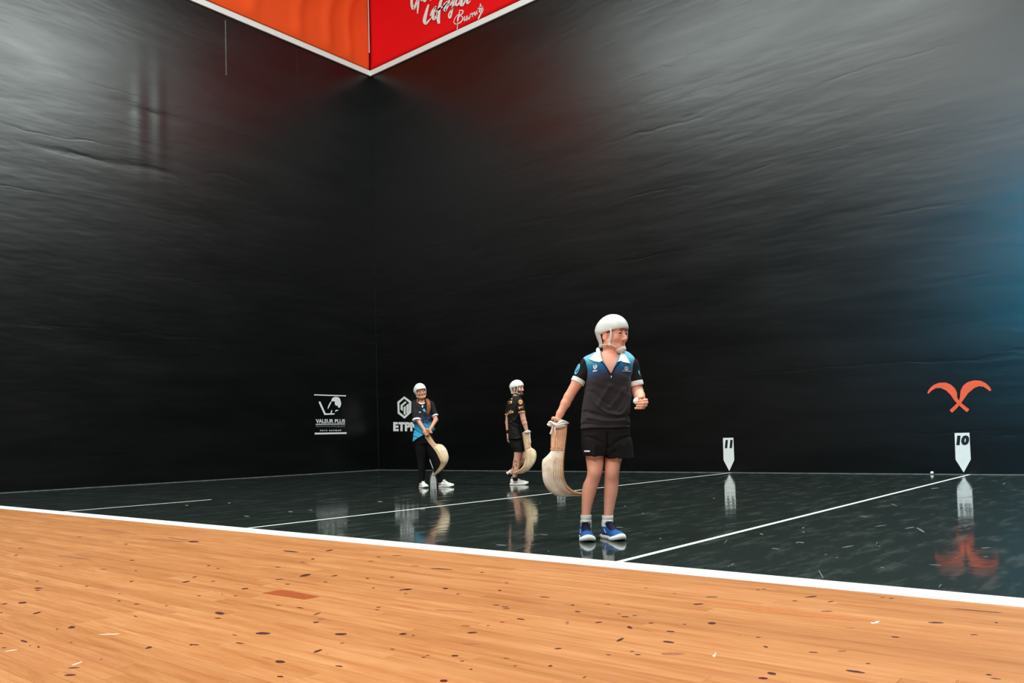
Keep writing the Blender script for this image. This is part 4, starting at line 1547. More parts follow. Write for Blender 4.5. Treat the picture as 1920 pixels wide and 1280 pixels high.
def sleeve(fig, a, b, c, ra, rb, rc, m, mc, k=.0, fold=.002):
    """sleeve from shoulder a to b, with a cuff from b to c"""
    a, b, c = (np.array(q, float) for q in (a, b, c))
    lo = np.minimum(np.minimum(a, b), c) - .08
    hi = np.maximum(np.maximum(a, b), c) + .08
    F = Field(lo, hi, .0045)
    u = (c - a) / np.linalg.norm(c - a)
    F.add(cone(a, b + u * .05, ra, rb), 0)
    F.warp(lambda X, Y, Z: fold * np.sin(60 * (X * u[2] - Z * u[0]) + 45 * Y + 30 * Z))
    F.sub((lambda X, Y, Z: -((X - b[0]) * u[0] + (Y - b[1]) * u[1] + (Z - b[2]) * u[2]), (-9,) * 3, (9,) * 3), .003)
    s_ = fig.part('sleeve', F, m)
    F = Field(lo, hi, .004)
    F.add(cone(b - u * .05, c + u * .05, rc, rc), 0)
    F.sub((lambda X, Y, Z: -((X - c[0]) * u[0] + (Y - c[1]) * u[1] + (Z - c[2]) * u[2]), (-9,) * 3, (9,) * 3), .003)
    F.sub((lambda X, Y, Z: ((X - b[0]) * u[0] + (Y - b[1]) * u[1] + (Z - b[2]) * u[2]), (-9,) * 3, (9,) * 3), .003)
    obj('cuff', F.mesh('cuff'), mc, s_)
    return s_


slL = sleeve(A, L(1100.5, 683.5, .005), L(1086, 710, .0), L(1082.3, 718, .0), .056, .0495, .0525, M['polo_dark'], M['collar'])
slR = sleeve(A, L(1185, 684.5, .002), L(1191.8, 714.5, -.005), L(1193.8, 723, -.007), .053, .0505, .053, M['polo_dark'], M['collar'])
bS = A.bvh(shirtA, bodyA)
F = Field((-.16, -.22, 1.25), (.34, .22, 1.52), .006)      # the surface the collar lies on
F.add(stack(A.rows([(657, 1120, 1168, .052, .015), (661, 1112, 1176, .062, .012), (665, 1103.5, 1182, .074, .01), (669.5, 1094.5, 1187.5, .086, .008), (675, 1092.5, 1190, .10, .005), (684, 1095, 1188, .115), (700, 1099, 1185, .125)]), 2.5), 0)
F.add(cone(L(1143.5, 676, .01), L(1144.5, 645, .02), .100, .068), .03)
cb_ = bpy.data.objects.new('collar_block', F.mesh('collar_block'))
bK = A.bvh(cb_)
bpy.data.objects.remove(cb_)
zc = lambda pts, ox, oy, s: [(ox + x / s, oy + y / s) for x, y in pts]
z3 = lambda pts: zc(pts, 1060, 580, 10.6667)
z8 = lambda pts: zc(pts, 1060, 650, 12.0)
A.decal('collar', [z3([(690, 785), (655, 830), (560, 910), (480, 990), (530, 1020), (600, 1045), (690, 1057), (745, 1030), (725, 985), (705, 900), (694, 830)])], bK, M['collar'], shirtA, .010, .001, step=2.0)
A.decal('collar', [z3([(1120, 845), (1160, 880), (1205, 935), (1250, 1005), (1292, 1080), (1215, 1068), (1140, 1050), (1105, 1030), (1040, 1055), (1065, 1010), (1090, 950), (1105, 890)])], bK, M['collar'], shirtA, .010, .001, step=2.0)
kk = [L(1123.5, 662, .0), L(1120.5, 655, .05), L(1132, 651, .105), L(1152, 652, .105), L(1167, 657, .06), L(1164.5, 664, .0)]
tube('collar_back', kk, .012, M['collar'], shirtA, 8, 24)
A.decal('zip_tape', [z8([(775, 330), (830, 345), (905, 430), (965, 530), (1000, 590), (1052, 590), (1085, 500), (1150, 400), (1200, 345), (1230, 350), (1160, 420), (1098, 520), (1062, 610), (1045, 700), (1020, 700), (990, 610), (950, 545), (890, 440), (830, 362)])], bS, M['polo_dark'], shirtA, .006, .001, step=2.5)
A.decal('zip_pull', [z8([(1022, 650), (1044, 650), (1042, 695), (1020, 695)])], bS, M['strap'], shirtA, .011, .003)
bT = A.bvh(shirtA)
A.decal('chest_emblem', [z8([(680, 383), (712, 415), (716, 455), (690, 492), (655, 505), (632, 470), (625, 432), (650, 400), (652, 440), (660, 470), (680, 470), (690, 440)]), z8([(665, 425), (680, 415), (682, 445), (668, 460)])], bT, M['white'], shirtA)
A.print_text('chest_lettering', 'EPF', z8([(622, 522), (724, 520), (716, 560), (614, 562)]), bT, M['white'], shirtA, .04, .2)
A.decal('chest_emblem', ringpoly(*z8([(1374, 487)])[0], 3.4, 3.8, .26, 18) + [z8([(1366, 462), (1374, 462), (1374, 488), (1400, 512), (1362, 512)])], bT, M['strap'], shirtA)
A.print_text('chest_lettering', 'TOVORO', z8([(1275, 530), (1476, 538), (1474, 560), (1275, 552)]), bT, M['strap'], shirtA, .02)
bq = A.bvh(slL)
A.decal('sleeve_badge', ringpoly(1082.6, 691.8, 3.4, 10.6, .30, 24, .38) + [[(1085.5, 684), (1086.3, 688), (1081.5, 695), (1079, 699.5), (1080.5, 693)]], bq, M['badge'], slL)
bq = A.bvh(slR)
A.decal('sleeve_badge', [[(1197.0, 693.5), (1198.3, 694.5), (1199.2, 698), (1199.0, 700), (1201.2, 704.5), (1199.2, 702.5), (1197.8, 700), (1196.6, 697)]], bq, M['badge'], slR)

# shorts
F = Field((-.16, -.22, .50), (.36, .22, .92), .0046)
F.add(stack(A.rows([(798, 1091, 1179, .125), (815, 1090, 1181, .13), (835, 1091, 1184.5, .13), (845, 1094, 1185, .115)]), 2.5), 0)
F.add(stack(A.rows([(815, 1091, 1139, .12), (835, 1091, 1138, .122), (854.5, 1093, 1136, .12)]), 2.3), .012)
F.add(stack(A.rows([(815, 1131, 1180, .12), (835, 1131, 1185, .122), (859.5, 1132.5, 1188, .12)]), 2.3), .012)
F.add(stack(A.rows([(828, 1126, 1144, .10), (857, 1131.5, 1139, .09)])), .02)
F.add(ell(L(1136.5, 843, -.085), (.05, .035, .05)), .01)
cr2 = creases([(P2(A, [(1136, 812), (1136, 835), (1134, 858)]), .008, .012), (P2(A, [(1136, 838), (1118, 826), (1098, 818)]), .004, .012), (P2(A, [(1138, 838), (1158, 824), (1178, 818)]), .005, .014), (P2(A, [(1165, 835), (1172, 858)]), -.004, .014), (P2(A, [(1150, 845), (1153, 860)]), .004, .012), (P2(A, [(1110, 838), (1112, 856)]), -.004, .014)])
F.warp(lambda X, Y, Z: np.where(Y < .03, cr2(X, Y, Z), 0) + 0 * Y)
shortsA = A.part('shorts', F, M['shorts'])
A.decal('shorts_tab', [[(1096.5, 844), (1106.5, 844.2), (1106.5, 847), (1096.5, 846.8)]], A.bvh(shortsA), M['white'], shortsA, .010, .001, step=1.5)

# socks and shoes
M['sock'] = mat('white_ribbed_sock', (226, 230, 226), 0.85, 0.1, 0.05, 90, 0.4, 300)
M['shoe_blue'] = mat('blue_mesh_upper', (26, 78, 146), 0.6, 0.3, 0.2, 50, 0.4, 260)
M['shoe_navy'] = mat('navy_tongue', (16, 20, 46), 0.7, 0.2, 0.1, 50)
M['sole'] = mat('white_rubber', (226, 228, 222), 0.5, 0.3, 0.05, 20)
M['flash'] = mat('pink_white_flash', (232, 196, 204), 0.5, 0.3)
for leg, top in ((legL, 965), (legR, 966)):
    rr_ = [(y, a - 1.8, b + 1.8, q + .009, *(rest_)) for y, a, b, q, *rest_ in leg if 950 <= y < 1000]
    rr_.append((995, rr_[-1][1] + 1.5, rr_[-1][2] - 1.5, .038, .012))
    rr_[0] = (top,) + tuple((np.array(rr_[0][1:3]) + np.array(rr_[1][1:3])) / 2) + (.045, .018)
    F = Field(L(1080, 1010, -.1) - .02, L(1160, 950, .12) + .02, .0042)
    F.add(stack(A.rows(rr_), 2.1), 0)
    zb = L(1100, top + 8.5)[2]
    F.warp(lambda X, Y, Z: .004 * np.exp(-((Z - zb) / .005) ** 2) + 0 * X + 0 * Y)
    A.part('sock', F, M['sock'])
hl = L(1096.3, 1003, .05); hl[2] = 0
shoe(A, hl, math.radians(-1), .285, M['shoe_blue'], M['sole'], M['shoe_navy'], M['flash'], width=1.12)
hr = L(1134.3, 1003, .05); hr[2] = 0
shoe(A, hr, math.radians(17), .285, M['shoe_blue'], M['sole'], M['shoe_navy'], M['flash'], width=1.12)

# the white ball in her fist
bc = fc + np.array([-.030, .004, .012])
b_ = obj('ball', sphere_me('ball', (0, 0, 0), (.0255,) * 3, 24), mat('white_leather_ball', (236, 234, 228), 0.6, 0.3, 0.03, 40), None, True)
b_.location = tuple(A.world(bc))
tag(b_, 'white leather ball gripped in the fist of the nearest player', 'ball')
b_ = obj('ball', sphere_me('ball', (0, 0, 0), (.025,) * 3, 20), M['white'], None, True)
b_.location = (13.28, -0.045, .025)
tag(b_, 'small white ball lying on the black floor at the foot of the wall', 'ball')

# her basket
zs = lambda x, y: (1015 + x / 8.26, 780 + y / 8.26)
rowsA = []
for (bx, by, rx, ry, w_, dy) in ((165, 130, 388, 125, .030, -.02), (163, 250, 383, 250, .034, -.02), (158, 400, 366, 400, .038, -.02), (150, 530, 350, 545, .044, -.02), (75, 625, 338, 660, .055, -.02), (15, 690, 332, 760, .062, -.02), (12, 860, 332, 880, .066, -.02), (35, 1020, 345, 985, .064, -.01), (110, 1150, 390, 1080, .058, .0), (215, 1225, 450, 1140, .050, .01), (330, 1252, 520, 1178, .042, .02), (480, 1240, 590, 1192, .032, .04), (620, 1232, 660, 1200, .020, .06), (720, 1222, 726, 1206, .008, .08)):
    b2_, r2_ = zs(bx, by), zs(rx, ry)
    rowsA.append((b2_[0], b2_[1], r2_[0], r2_[1], w_, dy))
ce, pt, c0 = cesta(A, 'long pale wicker basket with leather sheath strapped to the nearest player', rowsA, 'wicker', sheath=10, ribs=(-88, -84, -80, -76, -71), yaw=math.radians(-8))
# cotton tape wound round wrist and sheath
def tape(e, c0, fig, pts, r, name='tape', flat=.5):
    return tube(name, [fig.L(x, y, d) - c0 for x, y, d in pts], r, M['tape'], e, 8, 26, flat=flat)
zt = lambda L_: [(*zs(x, y), d) for x, y, d in L_]
tape(ce, c0, A, zt([(120, 130, -.03), (150, 95, -.045), (190, 120, -.055), (250, 150, -.06), (330, 120, -.06), (410, 110, -.03)]), [.013, .021, .020, .024, .022, .008])
tape(ce, c0, A, zt([(115, 125, -.02), (160, 100, -.04), (240, 130, -.062), (310, 80, -.055), (395, 100, -.03), (425, 115, -.01)]), [.016, .018, .018, .023, .016, .005])
tape(ce, c0, A, zt([(200, 180, -.055), (270, 165, -.062), (340, 150, -.06), (385, 145, -.03)]), [.012, .017, .017, .008])
tape(ce, c0, A, zt([(108, 135, -.02), (135, 140, -.035), (165, 125, -.045), (185, 110, -.05)]), [.016, .020, .016, .010])
tape(ce, c0, A, zt([(178, 150, -.055), (165, 200, -.06), (150, 255, -.06), (142, 275, -.055)]), [.006, .005, .007, .009])
tape(ce, c0, A, zt([(205, 165, -.062), (215, 220, -.066), (222, 300, -.066)]), [.007, .010, .003])
tube('sheath_edge', [A.L(*zs(x, y), d) - c0 for x, y, d in ((165, 60, -.03), (180, 25, -.045), (230, 45, -.055), (285, 60, -.05), (310, 50, -.03))], [.006, .010, .012, .010, .006], M['leather'], ce, 8, 18)
def grip(F, c, across, along, out, s=1.0):
    """a hand closed round a bar: four fingers and a thumb"""
    c, across, along, out = (np.array(q, float) for q in (c, across, along, out))
    across, along, out = (q / np.linalg.norm(q) for q in (across, along, out))
    F.add(cone(c - across * .018 * s + out * .012 * s - along * .024 * s, c - across * .018 * s + out * .012 * s + along * .024 * s, .021 * s, .020 * s), .012)
    for i, ln in enumerate((.92, 1.0, .95, .8)):
        o = c + along * (.030 - .020 * i) * s
        chain(F, [(o + (-across * .024 + out * .026) * s, .0105 * s), (o + (across * .006 * ln + out * .030) * s, .0100 * s), (o + (across * .030 * ln + out * .010) * s, .0092 * s), (o + (across * .024 * ln - out * .012) * s, .0080 * s)], .004)
    o = c + along * .036 * s
    chain(F, [(o + (-across * .020 - out * .004) * s, .0125 * s), (o + (across * .002 - out * .010 + along * .012) * s, .0105 * s), (o + (across * .024 + out * .002 + along * .010) * s, .0088 * s)], .006)


def open_hand(F, wr, d, across, front, s=1.0):
    """a relaxed hanging hand; d points along it, across towards the thumb"""
    wr, d, across, front = (np.array(q, float) for q in (wr, d, across, front))
    pc = wr + d * .055 * s
    F.add(cone(wr + d * .02 * s, pc + d * .02 * s, .024 * s, .030 * s), .012)
    for i, ln in enumerate((.068, .076, .070, .056)):
        b = pc + (d * .035 + across * (.028 - .0185 * i)) * s
        m_ = b + (d * ln * .5 + front * .006) * s
        chain(F, [(b, .0100 * s), (m_, .0092 * s), (m_ + (d * ln * .42 + front * .018) * s, .0078 * s)], .004)
    b = wr + (d * .03 + across * .026) * s
    chain(F, [(b, .0125 * s), (b + (d * .028 + across * .018 + front * .01) * s, .0105 * s), (b + (d * .056 + across * .020 + front * .018) * s, .0085 * s)], .006)


# ================================================================ the woman with the ponytail, by the corner
B = Fig(811, 913.0, 'woman with a long ponytail in a black and blue shirt and leggings by the corner')
L = B.L
M['skinB'] = skin('tanned_skin', (212, 150, 122))
HB, RB, SB = L(788.5, 734.5, -.02), rotz(math.radians(17)) @ roty(math.radians(-8)), .98
F = Field((-.40, -.32, -.02), (.24, .24, 1.72), .0066, fine=((0, -.32, .06, .0042), (2, .80, 1.0, .0042), (2, 1.38, 1.72, .0042), (1, -.26, .14, .0048)))
F.add(stack(B.rows([(749, 781, 801, .045, .02), (753, 776, 807, .06, .02), (760, 777, 808, .085), (775, 780, 807, .09), (792, 781, 808, .085), (806, 780, 810, .09), (822, 779, 809, .095), (832, 780, 808, .08)])), .02)
F.add(cone(L(790.5, 753, .02), HB + RB @ np.array([0, .022, -.085]), .052, .046), .02)
legBL = [(822, 778, 799, .085), (840, 780, 799, .08), (862, 783.5, 797, .058), (880, 785, 796.5, .055), (896, 787, 795, .042), (910, 786.5, 796, .042)]
legBR = [(822, 796, 812, .085, .0), (845, 801, 818, .078, .0), (862, 808, 823.5, .06, .0), (880, 814.5, 828, .055, .01), (896, 821.5, 829.5, .042, .01), (908, 822, 831, .042, .01)]
F.add(stack(B.rows(legBL), 2.1), .02)
F.add(stack(B.rows(legBR), 2.1), .02)
g1, g2 = L(799.5, 812.5, -.225), L(804.5, 808.5, -.23)
chain(F, [(L(778.5, 758, .0), .044), (L(782.6, 786, -.105), .036), (L(796, 806.5, -.20), .024)], .015)
chain(F, [(L(808.5, 758, .0), .046), (L(817, 787, -.08), .035), (L(808.5, 801.5, -.19), .025)], .015)
ax = L(812, 830, -.19) - L(799, 812, -.19)
grip(F, g1, (1, .1, .35), -ax, (-.2, -1, .1), 1.0)
grip(F, g2, (-1, .1, .1), -ax, (.25, -1, .2), 1.0)
chain(F, [(L(796, 806.5, -.20), .024), (g1 + np.array([-.012, .01, .01]), .022)], .01)
chain(F, [(L(808.5, 801.5, -.19), .025), (g2 + np.array([.012, .01, .02]), .022)], .01)
head_field(F, HB, RB, SB, jaw=.95, nose=.85)
bodyB = B.part('body', F, M['skinB'])
face_parts(B, HB, RB, SB, bodyB, gaze=(.05, 0), hk=dict(jaw=.95, nose=.85))
M['pony'] = mat('chestnut_hair', (134, 76, 44), 0.5, 0.3, 0.35, 110, 0.5, 260)
F = Field((-.12, -.12, -.14), (.12, .15, .12), .005)
F.add(ell((0, .022, .020), (.083, .094, .085)), 0)
F.add(cone((0, .070, -.03), (0, .078, -.10), .055, .034), .02)
F.sub((lambda X, Y, Z: np.maximum(Y - .015 + 0 * X, Z - .040 + 0 * X), (-1,) * 3, (1,) * 3), .006)
F.sub((lambda X, Y, Z: Y + .064 + 0 * X + 0 * Z, (-1,) * 3, (1,) * 3), .006)
obj('hair', F.mesh('hair', xf=lambda V: HB + SB * (V @ RB.T)), M['pony'], B.e)
v, f = merge([tube_data([L(799 + q * .5, 748, .03), L(801.5 + q, 750.5, -.05), L(803.5 + q, 756, -.115), L(803.8 + q * 1.3, 766, -.14), L(802.3 + q * .8, 774, -.145), L(801.6 + q * .3, 779 - abs(q), -.145)], [.014, .020, .018, .016, .012, .004], 8, 22) for q in (-1.6, 0, 1.6)])
obj('ponytail', pyd('ponytail', v, f), M['pony'], B.e, True)
v, f = tube_data([L(784.5, 745, -.02), L(783, 750, -.07), L(782, 757, -.10)], [.012, .012, .004], 8, 10)
obj('hair_strand', pyd('hair_strand', v, f), M['pony'], B.e, True)
helmet(B, HB, RB, SB, rim=.040, cuty=-.026, low=-.088, big=1.05, cup=False, ms='cane', mh='helmet_far')

t = NT('shirt_black_to_blue')
co = t.coord('Object')
sep = t.n('ShaderNodeSeparateXYZ')
t.l(co, sep.inputs[0])
za, zb_ = L(790, 824)[2], L(790, 770)[2]
fz = t.math('DIVIDE', t.math('SUBTRACT', sep.outputs[2], float(za)), float(zb_ - za))
fz = t.math('ADD', fz, t.math('MULTIPLY', t.math('SUBTRACT', t.noise(co, 40, 4), 0.5), 0.25))
t.set(col=t.ramp(fz, [(0.0, s2l((64, 178, 214))), (0.40, s2l((48, 142, 186))), (0.62, s2l((52, 84, 122))), (0.82, s2l((40, 44, 62))), (1.0, s2l((36, 33, 38)))]), rough=0.8, spec=0.15)
M['teeB'] = t.m
F = Field(L(768, 832, -.2) - .02, L(822, 742, .2) + .02, .0058)
F.add(stack(B.rows([(747.5, 783, 798, .045, .02), (750.5, 776.5, 806, .06, .02), (754, 773, 811.5, .078, .015), (762, 773, 812.5, .10), (778, 776, 811, .115), (792, 777, 812, .118), (805, 776.5, 815.5, .125), (816, 775, 815.5, .13), (831, 773.5, 814, .135)]), 2.4), 0)
crB = creases([(P2(B, [(778, 806), (788, 812), (797, 816)]), .008, .014), (P2(B, [(777, 815), (786, 819), (794, 819)]), -.006, .014), (P2(B, [(783, 795), (792, 806), (797, 814)]), -.007, .014), (P2(B, [(811, 792), (812, 800), (814, 806)]), .006, .012)])
F.warp(lambda X, Y, Z: np.where(Y < .03, crB(X, Y, Z), 0) + .002 * np.sin(30 * X + 8 * np.sin(12 * Z)) * np.sin(20 * Z + 4 * X))
pa, pb = L(773, 829.5), L(818, 805)
nn = np.array([-(pb[2] - pa[2]), pb[0] - pa[0]]); nn /= np.linalg.norm(nn)
F.sub((lambda X, Y, Z: (X - pa[0]) * nn[0] + (Z - pa[2]) * nn[1] + .05 * np.sin((X - pa[0]) / (pb[0] - pa[0]) * PI) * -.35 + 0 * Y, (-9,) * 3, (9,) * 3), .004)
F.sub(ell(L(790, 749.5, -.09), (.058, .10, .055)), .006)
teeB = B.part('shirt', F, M['teeB'])
M['teeB_dark'] = fabric('black_sleeve', (36, 33, 38))
sleeve(B, L(778.5, 757.5, .0), L(781.0, 785.5, -.095), L(781.6, 788.6, -.105), .062, .068, .070, M['teeB_dark'], M['collar'], fold=.003)
sleeve(B, L(808, 757.5, .0), L(815.2, 777.8, -.05), L(816, 780.4, -.058), .056, .050, .052, M['teeB_dark'], M['collar'], fold=.003)
tube('collar', [L(783, 751, -.02), L(785.5, 755, -.075), L(790, 757.3, -.095), L(795, 756, -.08), L(798, 751, -.02)], .008, M['collar'], teeB, 8, 18)
bB = B.bvh(teeB)
zw = lambda pts: zc(pts, 720, 700, 5.5625)
B.decal('chest_emblem', [zw([(405, 372), (420, 366), (432, 380), (436, 402), (420, 400), (410, 390)])], bB, M['badge'], teeB)
B.decal('chest_emblem', [zw([(363, 392), (370, 402), (385, 398), (386, 404), (368, 411)])], bB, M['white'], teeB)
B.decal('neck_tab', [zw([(394, 334), (410, 332), (406, 354), (396, 356)])], bB, M['strap'], teeB)
B.print_text('front_lettering', 'TOP', zw([(398, 478), (500, 462), (500, 508), (398, 520)]), bB, M['black'], teeB, .03)

M['leggings'] = fabric('black_leggings', (20, 19, 22), 0.8)
F = Field(L(768, 916, -.2) - .02, L(838, 800, .2) + .02, .006)
F.add(stack(B.rows([(803, 778.5, 812.5, .10), (820, 777, 812, .108), (832, 777.5, 812, .10)])), 0)
grow = lambda R, d: [(r[0], r[1] - d, r[2] + d, r[3] + .010, *r[4:]) for r in R if r[0] <= 897] + [(904, r[1] - d, r[2] + d, r[3] + .008, *r[4:]) for r in R if 890 < r[0] < 900]
F.add(stack(B.rows(grow(legBL, 1.3)), 2.1), .02)
F.add(stack(B.rows(grow(legBR, 1.3)), 2.1), .02)
B.part('leggings', F, M['leggings'])
M['white_shoe'] = mat('white_trainer_upper', (232, 230, 226), 0.6, 0.3, 0.04, 60, 0.3, 200)
h1 = L(789.5, 909, .05); h1[2] = 0
shoe(B, h1, math.radians(24), .265, M['white_shoe'], M['sole'], M['white_shoe'], None, width=1.05)
h2 = L(825, 909, .03); h2[2] = 0
shoe(B, h2, math.radians(58), .265, M['white_shoe'], M['sole'], M['white_shoe'], None, width=1.05)
cesta(B, 'smooth pale wicker basket held across her legs by the ponytailed woman',
      [(804.5, 814, 797, 818.5, .026, -.19), (812, 825.5, 804.5, 829.5, .028, -.185), (818, 832, 810, 836, .032, -.18), (828, 833, 814, 841, .042, -.18), (837, 842, 819, 848, .05, -.18), (841, 855, 823, 856, .055, -.18), (840.3, 863, 826, 863, .054, -.18), (837, 870, 827, 868, .048, -.17), (830, 879.5, 824.5, 875, .038, -.16), (822, 886.5, 819, 883, .028, -.15), (812.6, 893, 811.5, 891, .010, -.14)],
      'wicker_warm', sheath=12, ribs=(-86, -82), yaw=math.radians(0), sheath_m='cane')

# ================================================================ the bearded man seen from behind
C = Fig(968, 908.5, 'bearded man in black shirt with orange prints and black shorts seen from behind')
L = C.L
M['skinC'] = skin('olive_skin', (216, 164, 142))
HC, RC, SC_ = L(970.5, 728.0, .0), rotz(math.radians(57)), 1.03
F = Field((-.19, -.30, -.02), (.26, .34, 1.74), .0066, fine=((0, -.16, .22, .0045), (2, .58, .82, .0045), (2, 1.42, 1.74, .0042), (1, -.16, .24, .0048)))
F.add(stack(C.rows([(744, 962, 976, .06), (749, 958, 976.5, .10), (757, 956, 977, .125), (768, 955, 975, .125), (785, 956.5, 973.5, .11), (805, 957.5, 974.5, .11), (822, 959, 977, .125), (838, 963, 979, .13)])), .02)
F.add(cone(L(967.5, 746, .0), HC + RC @ np.array([0, .022, -.085]), .056, .050), .02)
legC = [(824, 962, 975, .07, -.05), (840, 963.5, 979.5, .08, -.06), (849, 964, 979, .078, -.06), (858, 963.4, 977.3, .066, -.06), (867, 961.8, 975.3, .058, -.06), (874, 961.0, 974.6, .058, -.06), (881, 960.8, 973.0, .056, -.06), (888, 961.2, 970.6, .046, -.06), (895, 961.8, 969.2, .040, -.06), (904, 961, 971, .042, -.06)]
F.add(stack(C.rows(legC), 2.1), .02)
chain(F, [(L(971.5, 835, .06), .070), (L(980.0, 858, .10), .056), (L(978, 864, .11), .052), (L(967, 876, .14), .050), (L(957.5, 889, .17), .034)], .02)
# right arm to the basket
chain(F, [(L(976, 757, -.16), .050), (L(978.5, 772, -.17), .046), (L(981.5, 786, -.17), .040), (L(983.5, 793, -.17), .040), (L(987.8, 808.5, -.17), .026)], .015)
open_hand(F, L(987.8, 808.5, -.17), (.05, .0, -1), (-1, 0, 0), (0, -1, 0), .70)
# left arm hanging on the far side
chain(F, [(L(958, 757, .17), .050), (L(953, 778, .19), .042), (L(951.8, 792, .19), .037), (L(952.5, 813, .16), .026)], .015)
open_hand(F, L(952.5, 813, .16), (.14, -.05, -.99), (.9, -.4, .1), (.6, .5, 0), 1.0)
head_field(F, HC, RC, SC_)
bodyC = C.part('body', F, M['skinC'])
M['brow_c'] = M['hair']
face_parts(C, HC, RC, SC_, bodyC, gaze=(.1, 0), brow='hair', brow_r=.0040)
A_, B_, C_ = head_prims(ears=False)
F = Field((-.10, -.13, -.14), (.10, .06, .03), .004)
def beard(X, Y, Z):
    d = None
    for (q, lo, hi), k in A_:
        v_ = q(X, Y, Z)
        d = v_ if d is None else smin(d, v_, k)
    d = d - .0035
    top = np.where(Y > -.055, .01, -.048)     # sideburns rise in front of the ear
    d = np.maximum(d, Z - top)
    d = np.maximum(d, Y - .004)
    mouth = np.sqrt((X / .022) ** 2 + ((Z + .067) / .010) ** 2) - 1
    return np.maximum(d, -mouth * .010)
F.add((beard, (-.11, -.13, -.15), (.11, .07, .04)), 0)
obj('beard', F.mesh('beard', xf=lambda V: HC + SC_ * (V @ RC.T)), mat('brown_beard', (96, 70, 60), 0.7, 0.15, 0.3, 150, 0.4, 300), C.e)
F = Field((-.12, -.12, -.14), (.12, .15, .12), .005)
F.add(ell((0, .022, .020), (.082, .093, .085)), 0)
F.add(cone((0, .070, -.03), (0, .074, -.085), .055, .040), .02)
F.sub((lambda X, Y, Z: np.maximum(Y - .036 + 0 * X, Z - .015 + 0 * X), (-1,) * 3, (1,) * 3), .006)
F.sub((lambda X, Y, Z: Y + .06 + 0 * X + 0 * Z, (-1,) * 3, (1,) * 3), .006)
obj('hair', F.mesh('hair', xf=lambda V: HC + SC_ * (V @ RC.T)), M['hair'], C.e)
helmet(C, HC, RC, SC_, rim=.036, big=.96, cup=False, mh='helmet_far')

M['teeC'] = fabric('black_shirt', (30, 28, 29))
M['print'] = mat('orange_print', (226, 160, 104), 0.6, 0.2, 0.1, 60)
F = Field(L(945, 832, -.25) - .02, L(992, 738, .25) + .02, .006)
F.add(stack(C.rows([(742.5, 962, 975, .065), (745.5, 957.5, 978, .10), (750, 954, 980, .145), (757, 951.8, 980.5, .168), (768, 950.8, 979.5, .17), (780, 951.2, 977.5, .158), (795, 952.3, 976.5, .152), (808, 952.6, 977.8, .162), (823, 953.2, 981, .178)]), 2.4), 0)
crC = creases([(P2(C, [(957, 798), (960, 806), (961, 812)]), -.005, .014), (P2(C, [(953, 782), (960, 790), (972, 796)]), .005, .014), (P2(C, [(953, 800), (962, 800), (975, 806)]), .006, .012), (P2(C, [(972, 776), (966, 786), (958, 792)]), -.006, .013)])
F.warp(lambda X, Y, Z: np.where(Y < .03, crC(X, Y, Z), 0) + .002 * np.sin(32 * X + 8 * np.sin(13 * Z)) * np.sin(18 * Z + 6 * X))
teeC = C.part('shirt', F, M['teeC'])
sl = sleeve(C, L(975.5, 756, -.145), L(978.0, 771.5, -.172), L(978.4, 774, -.173), .066, .055, .057, M['teeC'], M['print'], fold=.003)
sleeve(C, L(957, 757, .15), L(953.0, 776, .185), L(952.8, 778.5, .186), .062, .052, .054, M['teeC'], M['print'], fold=.003)
tube('collar', [L(961.5, 743.5, .0), L(964.5, 743.8, -.06), L(969, 744.6, -.075), L(974, 744.6, -.05), L(976, 743, .0)], .009, M['print'], teeC, 8, 18)
bC = C.bvh(teeC)
zm = lambda pts: zc(pts, 920, 700, 5.567)
C.decal('back_print', [zm([(180, 292), (190, 288), (196, 316), (182, 322)]), zm([(194, 290), (205, 286), (210, 312), (199, 316)]), zm([(209, 288), (224, 283), (222, 306), (213, 312)])], bC, M['print'], teeC)
C.decal('back_print', [zm([(172, 400), (186, 394), (190, 420), (176, 438)]), zm([(192, 392), (200, 388), (205, 416), (194, 420)]), zm([(205, 382), (214, 378), (218, 412), (208, 416)]), zm([(219, 390), (236, 388), (238, 408), (221, 413)])], bC, M['print'], teeC)
C.decal('back_print', [zm([(216, 262), (226, 256), (227, 266), (218, 272)])], bC, M['print'], teeC)
bCs = C.bvh(sl)
C.decal('sleeve_badge', ringpoly(*zm([(311, 298)])[0], 3.8, 4.4, .34, 20) + [zm([(303, 286), (318, 286), (318, 308), (303, 308)])], bCs, M['print'], sl)
C.decal('sleeve_print', [zm([(290, 346), (312, 346), (312, 362), (290, 366)]), zm([(315, 344), (336, 342), (336, 352), (315, 360)]), zm([(300, 366), (338, 360), (338, 368), (302, 374)])], bCs, M['print'], sl)
M['shortsC'] = fabric('black_shorts_far', (26, 24, 26))
F = Field(L(945, 852, -.25) - .02, L(992, 808, .25) + .02, .006)
F.add(stack(C.rows([(815, 955, 977, .130), (824, 954.2, 981, .152), (838, 957.5, 983.2, .165), (846.8, 962, 983.2, .16)]), 2.4), 0)
F.warp(lambda X, Y, Z: .003 * np.sin(40 * X + 5 * Z + 10 * Y) + 0 * Z)
C.part('shorts', F, M['shortsC'])
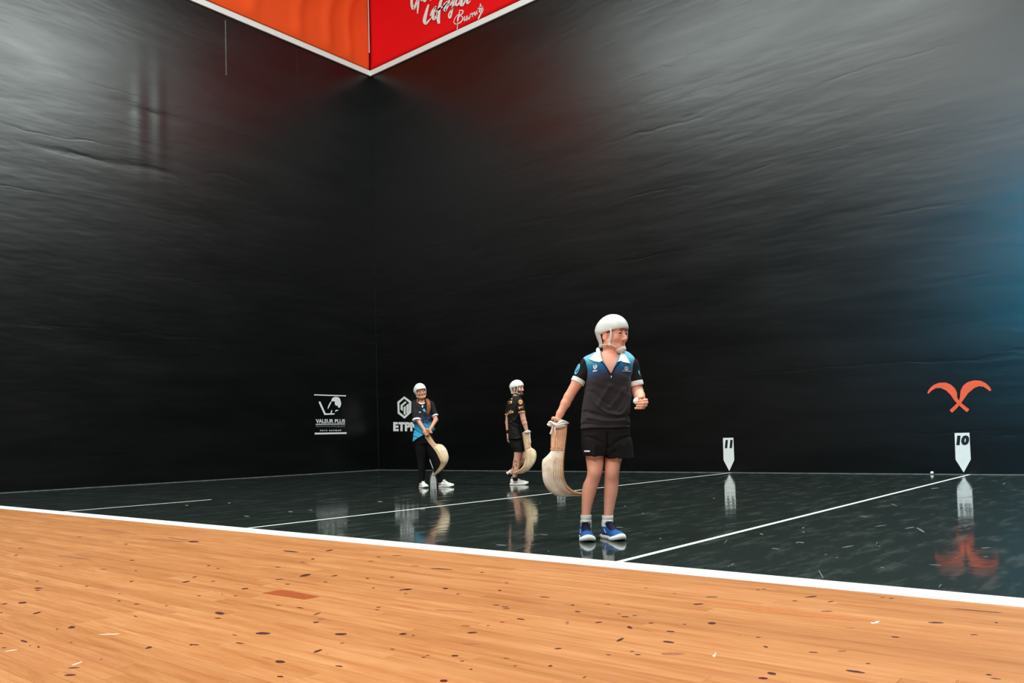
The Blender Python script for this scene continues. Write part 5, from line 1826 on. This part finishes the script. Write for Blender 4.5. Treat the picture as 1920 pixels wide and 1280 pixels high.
# dark wrist band, ankle socks, calf tattoo
tube('wrist_band', [L(952.2, 806, .165), L(952.5, 812, .16)], .032, M['teeC'], C.e, 14)
M['dark_sock'] = fabric('dark_ankle_sock', (34, 32, 34))
tube('sock', [L(965.6, 894, -.06), L(966, 901, -.06)], [.044, .046], M['dark_sock'], C.e, 16)
tube('sock', [L(958.2, 887.5, .168), L(955.5, 892, .178)], [.040, .042], M['dark_sock'], C.e, 16)
M['tattoo'] = mat('grey_tattoo', (92, 66, 60), 0.6, 0.2)
bL = C.bvh(bodyC)
C.decal('tattoo', [zm([(236, 985), (232, 1000), (232, 960), (240, 962), (246, 990), (258, 1004), (262, 1016), (244, 1018)])] + ringpoly(*zm([(262, 935)])[0], 2.4, 4.6, .22, 16, .2) + [zm([(248, 905), (254, 903), (256, 925), (250, 928)]), zm([(268, 950), (274, 950), (272, 975), (266, 972)])], bL, M['tattoo'], bodyC, .002, .0008)
h1 = L(957.5, 909.5, -.04); h1[2] = 0
shoe(C, h1, math.radians(84), .285, M['white_shoe'], M['sole'], M['white_shoe'], None)
h2 = L(949.8, 887.0, .20)
shoe(C, h2, math.radians(86), .285, M['white_shoe'], M['sole'], M['white_shoe'], None, pitch=math.radians(46))
ce, pt, c0 = cesta(C, 'narrow straw-coloured wicker basket hanging from the right arm of the man',
      [(993.6, 812, 980.5, 811.5, .032, -.17), (994, 825, 983, 828, .034, -.17), (994.8, 837, 985, 840, .038, -.17), (1000, 841, 985.8, 846, .044, -.17), (1004.6, 845.5, 986, 851, .05, -.17), (1006, 854.5, 986.5, 858.5, .055, -.17), (1003.6, 865, 985.3, 866, .055, -.17), (999, 873, 982.3, 873.5, .05, -.17), (992, 881, 977.5, 879, .042, -.165), (981, 887, 971, 883, .032, -.16), (971, 888.2, 966, 885.5, .02, -.16), (963.5, 887.6, 962.6, 886.4, .008, -.15)],
      'wicker_warm', sheath=11, ribs=(-86, -80, -74, -68), yaw=math.radians(10), sheath_m='wicker_warm')
tape(ce, c0, C, [(979.5, 812.5, -.18), (984, 809.5, -.21), (989, 810.5, -.22), (994, 808.5, -.20), (994.5, 811, -.17)], [.008, .014, .016, .013, .006])
tape(ce, c0, C, [(983, 811.5, -.21), (988, 808, -.215), (993, 806.5, -.19)], [.010, .014, .008])
tape(ce, c0, C, [(992.5, 810.5, -.21), (993.5, 817, -.22), (995, 828, -.22), (995.6, 831, -.215)], [.008, .007, .009, .004])
